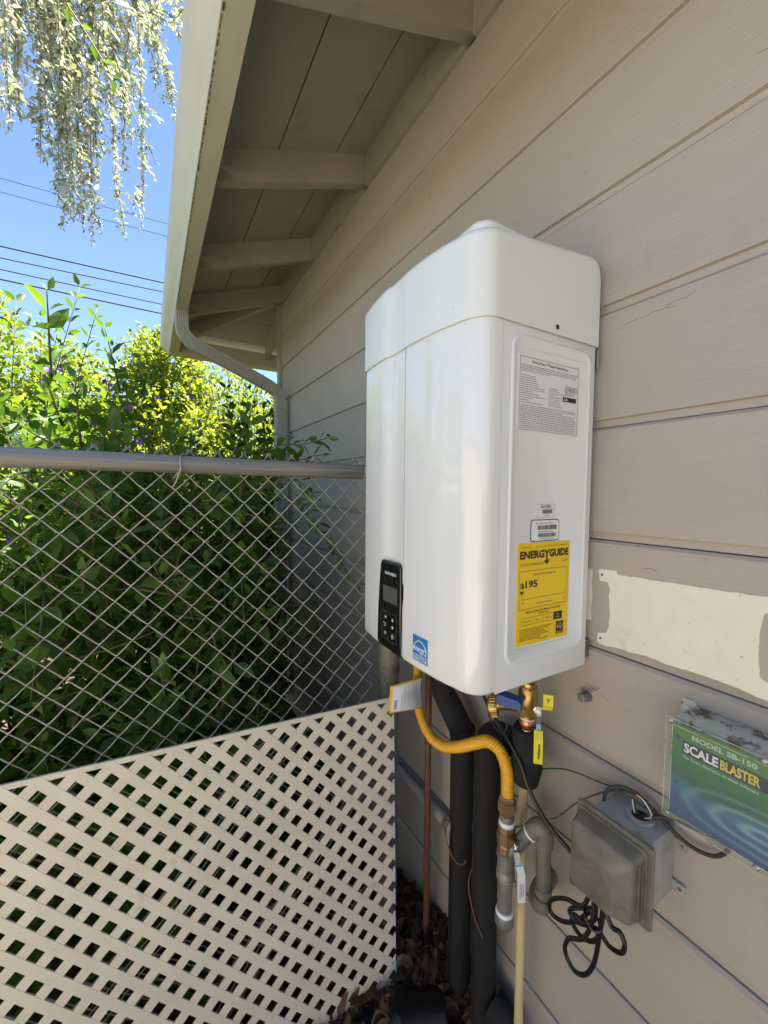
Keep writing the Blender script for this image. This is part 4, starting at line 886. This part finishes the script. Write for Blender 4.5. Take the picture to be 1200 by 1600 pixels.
def shrub(root, stems, LL, WR, m, step, rng, parts=0, branch=.006, start=.2):
    Bs=[];Ds=[];Ls=[];Ws=[]; mb = MB()
    for P in stems:
        B, D, L, Wd = leafy_stem(P, step, LL, WR, rng, start); Bs.append(B);Ds.append(D);Ls.append(L);Ws.append(Wd)
        n = len(P); mb.tube(P, np.linspace(branch, branch*.3, n), 5)
    B, D, L, Wd = map(np.concatenate, (Bs,Ds,Ls,Ws)); fr = leaf_frames(B, D, L, Wd, rng)
    mb.build('branches', M['twig'], root, 'all')
    rest = np.ones(len(B), bool)
    if parts:
        z, ok = in_view(B); score = np.where(ok, L/z, -1); idx = np.argsort(-score)[:parts]; idx = idx[score[idx] > 0]; leaf_objects(fr, idx, m, root); rest[idx] = False
    V, F = leaves_mesh(tuple(a[rest] for a in fr)); bulk('foliage', V, F, m, root, kind='stuff')
def flower(root, p, rng):
    mb = MB()
    for k in range(4):
        c = np.array(p)+rng.normal(0,.005,3)*np.array([1,1,1.6]); d = rng.normal(0,1,3); d /= np.linalg.norm(d); a = np.cross(d,[0,0,1.]); a /= np.linalg.norm(a); b = np.cross(d,a)
        for q in range(5):
            an = q*2*math.pi/5; e = a*math.cos(an)+b*math.sin(an); s = -a*math.sin(an)+b*math.cos(an); mb.add([c, c+e*.004-s*.0025, c+e*.008+d*.001, c+e*.004+s*.0025], [(0,1,2,3)])
    mb.build('flower_cluster', M['purple'], root)
def twigs(n, box, rng, ok, ln=(.15,.30), dirb=(0,-.25,.6)):
    out = []
    while len(out) < n:
        p = np.array([rng.uniform(*box[0]), rng.uniform(*box[1]), rng.uniform(*box[2])])
        if not ok(p): continue
        d = np.array(dirb)+rng.normal(0,.6,3); d /= np.linalg.norm(d); L = rng.uniform(*ln); out.append(stem_curve(p, p+d*L, (0,0,-.0+.02*rng.normal()), rng, 5))
    return out
def plants():
    r1 = np.random.default_rng(5)
    a = thing('flowering_shrub', (-.75,2.1,0), 'tall leafy green shrub with small purple flowers at the left behind the fence', 'shrub', 'flowering shrubs')
    b = thing('flowering_shrub', (.15,2.3,0), 'leafy green shrub with few purple flowers pressed against the fence beside the house', 'shrub', 'flowering shrubs')
    st = []
    tips = [(-.207,1.9,2.345),(-.368,1.8,2.213),(-.337,2.0,2.244),(-.18,2.2,2.385),(-.38,1.7,2.098),(-.335,2.3,2.283),(-.55,1.9,2.25),(-.75,2.0,2.2)]
    for tp in tips: st.append(stem_curve((-.6+r1.normal(0,.12),2.2+r1.normal(0,.15),.05), tp, (r1.normal(0,.1),r1.normal(0,.1),.15), r1))
    for k in range(24):
        bx = r1.uniform(-1.2,-.35); by = r1.uniform(1.7,2.7); st.append(stem_curve((bx,by,.05), (min(bx+r1.normal(0,.28),-.12), max(by+r1.normal(-.1,.3),1.32), r1.uniform(1.2,2.0)), (r1.normal(0,.12),r1.normal(0,.12),.35), r1))
    def okA(p):
        x, y, z = p; top = 1.98+.10*math.sin(5*x+1)+.06*math.sin(9*y); return z < top and x < -.10-.08*math.sin(3*z) and y > 1.30+.08*math.sin(4*x+2*z)
    st += twigs(760, ((-1.45,-.05),(1.28,2.9),(.1,2.15)), r1, okA)
    shrub(a, st, .080, .60, M['leafA'], .046, r1, 300, .0045, .1)
    st = []
    for tp in [(-.113,2.4,2.32),(-.038,2.6,2.30)]: st.append(stem_curve((.0,2.5,.05), tp, (.05,0,.15), r1))
    for k in range(24):
        bx = r1.uniform(-.2,.45); by = r1.uniform(1.8,2.9); st.append(stem_curve((bx,by,.05), (min(bx+r1.normal(0,.2),.24*by), max(by+r1.normal(-.1,.3),1.32), r1.uniform(.9,1.6)), (r1.normal(0,.1),r1.normal(0,.1),.3), r1))
    def okB(p):
        x, y, z = p; top = 1.62+.10*math.sin(6*x)+.10*(y-1.5)-.55*max(0,x-.05); return z < top and x < .245*y+.03*math.sin(7*z) and y > 1.30+.08*math.sin(5*x+3*z)
    st += twigs(760, ((-.30,.68),(1.28,2.9),(.1,2.0)), r1, okB)
    shrub(b, st, .082, .60, M['leafA'], .047, r1, 300, .0045, .1)
    fl = [(-.304,1.9,2.025),(-.265,1.9,2.045),(-.146,1.9,1.999),(-.162,1.9,1.978),(-.119,1.9,2.001),(-.169,1.9,1.852),(-.429,1.9,1.413),(-.24,1.9,1.572),(.042,1.9,1.974),(-.065,1.9,1.921),(-.031,1.9,1.784),(.152,1.9,1.988),(.219,1.9,2.004),(.277,1.9,1.921)]
    for i, p in enumerate(fl):
        q = CAMP + (np.array(p)-CAMP)*r1.uniform(.68,.76); flower(a if i < 8 else b, q, r1)
    # thin runner climbing through the wire beside the heater
    s = thing('climbing_sprig', (.30,1.30,1.0), 'leafy sprig poking through the fence wires beside the heater', 'sprig')
    sp = [curve([(.28,1.34,1.72),(.37,1.29,1.745),(.435,1.275,1.750),(.515,1.27,1.775)],5), curve([(.30,1.33,1.60),(.392,1.29,1.640),(.44,1.28,1.615),(.482,1.275,1.575)],5),
          curve([(.40,1.33,1.62),(.47,1.31,1.53),(.514,1.30,1.462),(.545,1.295,1.41),(.575,1.29,1.355),(.612,1.29,1.295),(.645,1.29,1.265)],5), curve([(.34,1.32,1.69),(.43,1.29,1.70),(.50,1.28,1.72)],5)]
    mb = MB(); Bs=[];Ds=[];Ls=[]
    for i, P in enumerate(sp):
        mb.tube(P, .0016, 5); B, D, L, Wd = leafy_stem(np.array(P), .027, (.070,.060,.048,.066)[i], .6, r1, .12); Bs.append(B);Ds.append(D);Ls.append(L)
    mb.build('stem', M['twig'], s, 'all'); B, D, L = map(np.concatenate,(Bs,Ds,Ls)); fr = leaf_frames(B,D,L,L*.6,r1); leaf_objects(fr, range(len(B)), M['leafA'], s)
    # broad-leaved dark plant round the house corner
    d = thing('broadleaf_shrub', (.78,3.45,0), 'dark broad leaved plant in shade beside the downspout', 'shrub'); st = []
    for k in range(46):
        y = r1.uniform(3.1,3.75); x = r1.uniform(.50,.80) if y < 3.35 else r1.uniform(.58,1.1); st.append(stem_curve((r1.uniform(.6,.95),r1.uniform(3.2,3.6),.05), (x,y,r1.uniform(1.1,2.45)), (r1.normal(0,.06),r1.normal(0,.06),.1), r1))
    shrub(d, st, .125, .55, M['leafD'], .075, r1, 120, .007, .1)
    # brighter trees beyond, lit by the sun
    def crown(root, blobs, n, LL, m, seed, trunk):
        r = np.random.default_rng(seed); B=[];D=[]
        for (c, rad, wgt) in blobs:
            k = int(n*wgt); v = r.normal(0,1,(k,3)); v /= np.linalg.norm(v,axis=1,keepdims=True); rr = r.uniform(.25,1,(k,1))**.45
            lump = 1+.16*np.sin(v[:,:1]*7+c[0]*3)+.14*np.sin(v[:,1:2]*9+v[:,2:]*6)
            B.append(np.array(c)+v*rr*lump*np.array(rad)); D.append(v*.6+r.normal(0,.6,(k,3))+np.array([0,0,.1]))
        B=np.concatenate(B);D=np.concatenate(D); keep=B[:,2]>.1; B=B[keep];D=D[keep]; L=LL*r.uniform(.6,1.2,len(B)); V,F=leaves_mesh(leaf_frames(B,D,L,L*.6,r)); bulk('crown', V, F, m, root, kind='stuff')
        mb=MB(); top=np.array(blobs[0][0]); mb.tube(curve([trunk,(trunk[0]+.06,trunk[1],trunk[2]+.8),tuple(top)],6), np.linspace(.07,.02,13), 8)
        for (c,rad,wgt) in blobs:
            for q in range(5):
                e=np.array(c)+r.normal(0,.55,3)*np.array(rad); mb.tube(stem_curve((trunk[0]+.05,trunk[1],trunk[2]+.7),e,(0,0,.2),r,7), np.linspace(.03,.004,7), 5)
        mb.build('trunk', M['bark'], root, 'all')
    for nm, loc, lab, bl, n, LL, sd in (
        ('hedge_tree',(-2.0,5.6,0),'sunlit yellow green tree far left beyond the flowering shrubs',[((-2.1,5.6,1.7),(1.1,.9,1.55),.5),((-1.1,5.4,1.6),(.85,.8,1.62),.5)],30000,.075,1),
        ('hedge_tree',(-.1,5.8,0),'sunlit yellow green tree with topmost twigs beside the gutter end',[((-.25,5.8,1.6),(.95,.9,1.60),.5),((.25,5.6,2.85),(.42,.45,.72),.16),((.45,5.3,1.4),(.85,.7,1.45),.34)],38000,.070,2),
        ('hedge_tree',(1.4,5.5,0),'sunlit yellow green tree seen under the eave beside the downspout',[((1.25,5.5,1.5),(.95,.9,1.58),.7),((2.2,5.8,1.7),(.8,.8,1.5),.3)],28000,.070,3)):
        t = thing(nm, loc, lab, 'tree', 'trees beyond the shrubs'); crown(t, bl, n, LL, M['leafB'], sd, loc)
    # weeping silver-leaved tree
    w_ = thing('weeping_tree', (-2.4,3.7,0), 'silvery small leaved tree with drooping branches hanging from above', 'tree'); r = np.random.default_rng(9); st=[]; mb=MB()
    mb.tube(curve([(-2.4,3.7,0),(-2.35,3.65,1.5),(-2.2,3.6,3.2),(-1.7,3.4,4.6),(-1.0,3.2,5.3)],6), np.linspace(.14,.05,25), 10)
    for e in ((-.6,3.0,5.2),(0,3.2,5.4),(-1.2,2.6,5.0),(-.3,2.8,5.0)): mb.tube(stem_curve((-1.5,3.35,4.85),e,(0,0,.25),r), np.linspace(.035,.008,9), 7)
    mb.build('trunk', M['bark'], w_, 'all')
    tips=[(-.511,3.0,3.405),(-.423,3.0,3.239),(-.393,3.2,3.218),(-.28,3.0,3.066),(-.30,3.05,3.12),(-.067,3.0,3.056),(-.103,3.1,3.642),(.037,3.2,4.186),(.198,3.3,4.152),(.17,3.25,4.3),(-.562,2.8,3.366),(-.567,2.7,3.395),(-.393,3.1,3.652),(-.211,3.1,3.487),(-.32,2.9,3.147),(.28,3.4,4.985),(.22,3.35,4.75),(-.08,3.1,4.05)]
    for tp in tips:
        for q in range(2):
            e=np.array(tp)+r.normal(0,.03,3)*(q>0)+np.array([0,0,.09*q]); top=(e[0]*.6-.18+r.normal(0,.12), e[1]+r.normal(0,.1), 4.75+r.uniform(0,.5)); st.append(stem_curve(top,e,(r.normal(0,.05),r.normal(0,.05),.25),r))
    for k in range(14):
        x=r.uniform(-1.0,-.30); z=r.uniform(3.75,4.7); y=r.uniform(2.8,3.3); sgn=1 if r.random()<.6 else -1
        st.append(stem_curve((x,y,z),(x+sgn*r.uniform(.22,.42),y+r.normal(0,.1),z-r.uniform(.05,.28)),(0,0,.12),r))
    lowx=[-1.2,-.9,-.65,-.52,-.46,-.4,-.3,-.2,-.1,.03,.12,.2,.4]; lowz=[3.7,3.65,3.55,3.48,3.6,3.62,3.42,3.62,3.95,4.15,4.35,4.3,4.9]
    def okS(p):
        x=p[0]/p[1]*3; z=1.6+(p[2]-1.6)/p[1]*3; zl=np.interp(x,lowx,lowz)
        if z < zl+.08 or math.hypot(x+.566,z-3.86)<.085 or math.hypot(x+.445,z-3.66)<.10: return False
        return r.random() < min(1,.25+(z-zl)*1.1)*(1 if x < -.08 else .4)
    tw=twigs(150, ((-1.2,.35),(2.7,3.4),(3.3,5.1)), r, okS, (.12,.26), (.12,-.1,-.85))
    Bs=[];Ds=[];Ls=[]; mb=MB()
    for i,P in enumerate(st+tw):
        P=np.array(P); main=i<len(st)
        if main: P=P+np.cumsum(r.normal(0,.012,P.shape),0)*np.linspace(0,1,len(P))[:,None]
        B,D,L,Wd=leafy_stem(P, .024, .046, .5, r, .1, .7, .6); Bs.append(B);Ds.append(D+r.normal(0,.5,D.shape)+np.array([0,0,-.25]));Ls.append(L)
        if main:
            Q,T=along(P,.07,r,.25)
            for q in Q[:-1]:
                e=q+r.normal(0,.045,3)+np.array([0,0,-.05]); B,D,L,Wd=leafy_stem(stem_curve(q,e,(0,0,.01),r,4), .020, .044, .5, r, .1, .7, .6); Bs.append(B);Ds.append(D+r.normal(0,.5,D.shape));Ls.append(L)
        mb.tube(P, np.linspace(.0035,.001,len(P)), 4)
    mb.build('branches', M['bark'], w_, 'all'); B,D,L=map(np.concatenate,(Bs,Ds,Ls)); V,F=leaves_mesh(leaf_frames(B,D,L,L*.52,r)); bulk('foliage', V, F, M['leafS'], w_, kind='stuff')
    P=stem_curve((-.30,2.6,3.95),(.063,2.6,3.366),(.02,0,.05),r); mb=MB().tube(P,np.linspace(.004,.0025,9),5); mb.build('bare_shoot', M['twig'], w_)
    B,D,L,Wd=leafy_stem(P,.075,.055,.6,r,.05,.4,.3); leaf_objects(leaf_frames(B,D,L,Wd,r), range(len(B)), M['leafA'], w_)
plants()

# ============================================================ overhead wires
def wires():
    for i, (zl, zr, rad) in enumerate(((12.66,12.80,.012),(12.18,12.28,.012),(10.28,10.33,.028),(9.87,9.95,.022),(9.46,9.42,.022),(9.11,9.03,.030))):
        names = ('topmost','second from top','third from top','fourth from top','fifth from top','lowest')
        mid = (zl+zr)/2; P = [(x, 20, zl+(zr-zl)*(x+4.4)/5.3 + .0007*(x+2)**2) for x in np.linspace(-40,30,30)]
        MB().tube(P, rad, 5).build('power_line', M['line'], None, 'all', label=f'thin dark overhead wire across the blue sky, {names[i]} of six', cat='power line', group='overhead wires')
wires()

# ============================================================ litter and small rubbish
def litter():
    r = np.random.default_rng(3); n = 5200
    x = r.uniform(-1.3,.85,n); y = r.uniform(.45,3.0,n); k = r.random(n) < .5; y = np.where(k, np.clip(r.normal(1.0,.22,n),.45,2), y); x = np.where(k, r.uniform(0,.85,n), x)
    z = .075*np.exp(-((y-1.02)/.28)**2)*np.clip((x+.9)/.8,0,1)+.03*np.exp(-((x-.86)/.15)**2)+r.uniform(.004,.04,n)
    B = np.stack([x,y,z],1); D = r.normal(0,1,(n,3))*np.array([1,1,.45]); L = r.uniform(.025,.065,n); fr = leaf_frames(B,D,L,L*.6,r); V,F = leaves_mesh(fr)
    o = bulk('leaf_litter', V, F, M['litter'], None, kind='stuff', label='brown dead leaves heaped on the ground below the pipes', cat='leaf litter')
    p = thing('plastic_pot', (.63,.90,.05), 'black plastic pot tipped on its side in dead leaves below the pipes', 'pot')
    d = Vector((-.75,.22,.06)).normalized(); c = Vector((.715,.865,.070))
    MB().lathe(c, d, [(0,.052),(.004,.060),(.15,.072),(.150,.078),(.168,.079),(.168,.074),(.155,.069),(.02,.055),(.018,.0)], 26, False).build('pot_body', M['pot'], p, True)
    pb = bpy.data.objects['pot_body']
    for v_ in pb.data.vertices: v_.co += Vector((math.sin(v_.co.y*60+v_.co.z*40), math.sin(v_.co.x*50+v_.co.z*70), math.sin(v_.co.x*65+v_.co.y*45)))*.0055
    MB().tube(curve([(.49,.90,.02),(.505,.92,.10),(.53,.925,.145),(.56,.90,.12),(.575,.86,.03)],6), .004, 7).build('hose_piece', M['cable_grey'], p, True)
    wv = []; rr = random.Random(6); F = []
    for i in range(7):
        for j in range(6): wv.append((.600+.011*i+rr.uniform(-.004,.004), 1.005+rr.uniform(-.014,.014), .095+.013*j+rr.uniform(-.004,.004)))
    for i in range(6):
        for j in range(5): F.append((i*6+j,(i+1)*6+j,(i+1)*6+j+1,i*6+j+1))
    mesh_obj('plastic_wrapper', wv, F, M['wrap'], None, False, label='crumpled clear plastic wrapper lying in the leaves by the lattice corner', cat='wrapper')
litter()
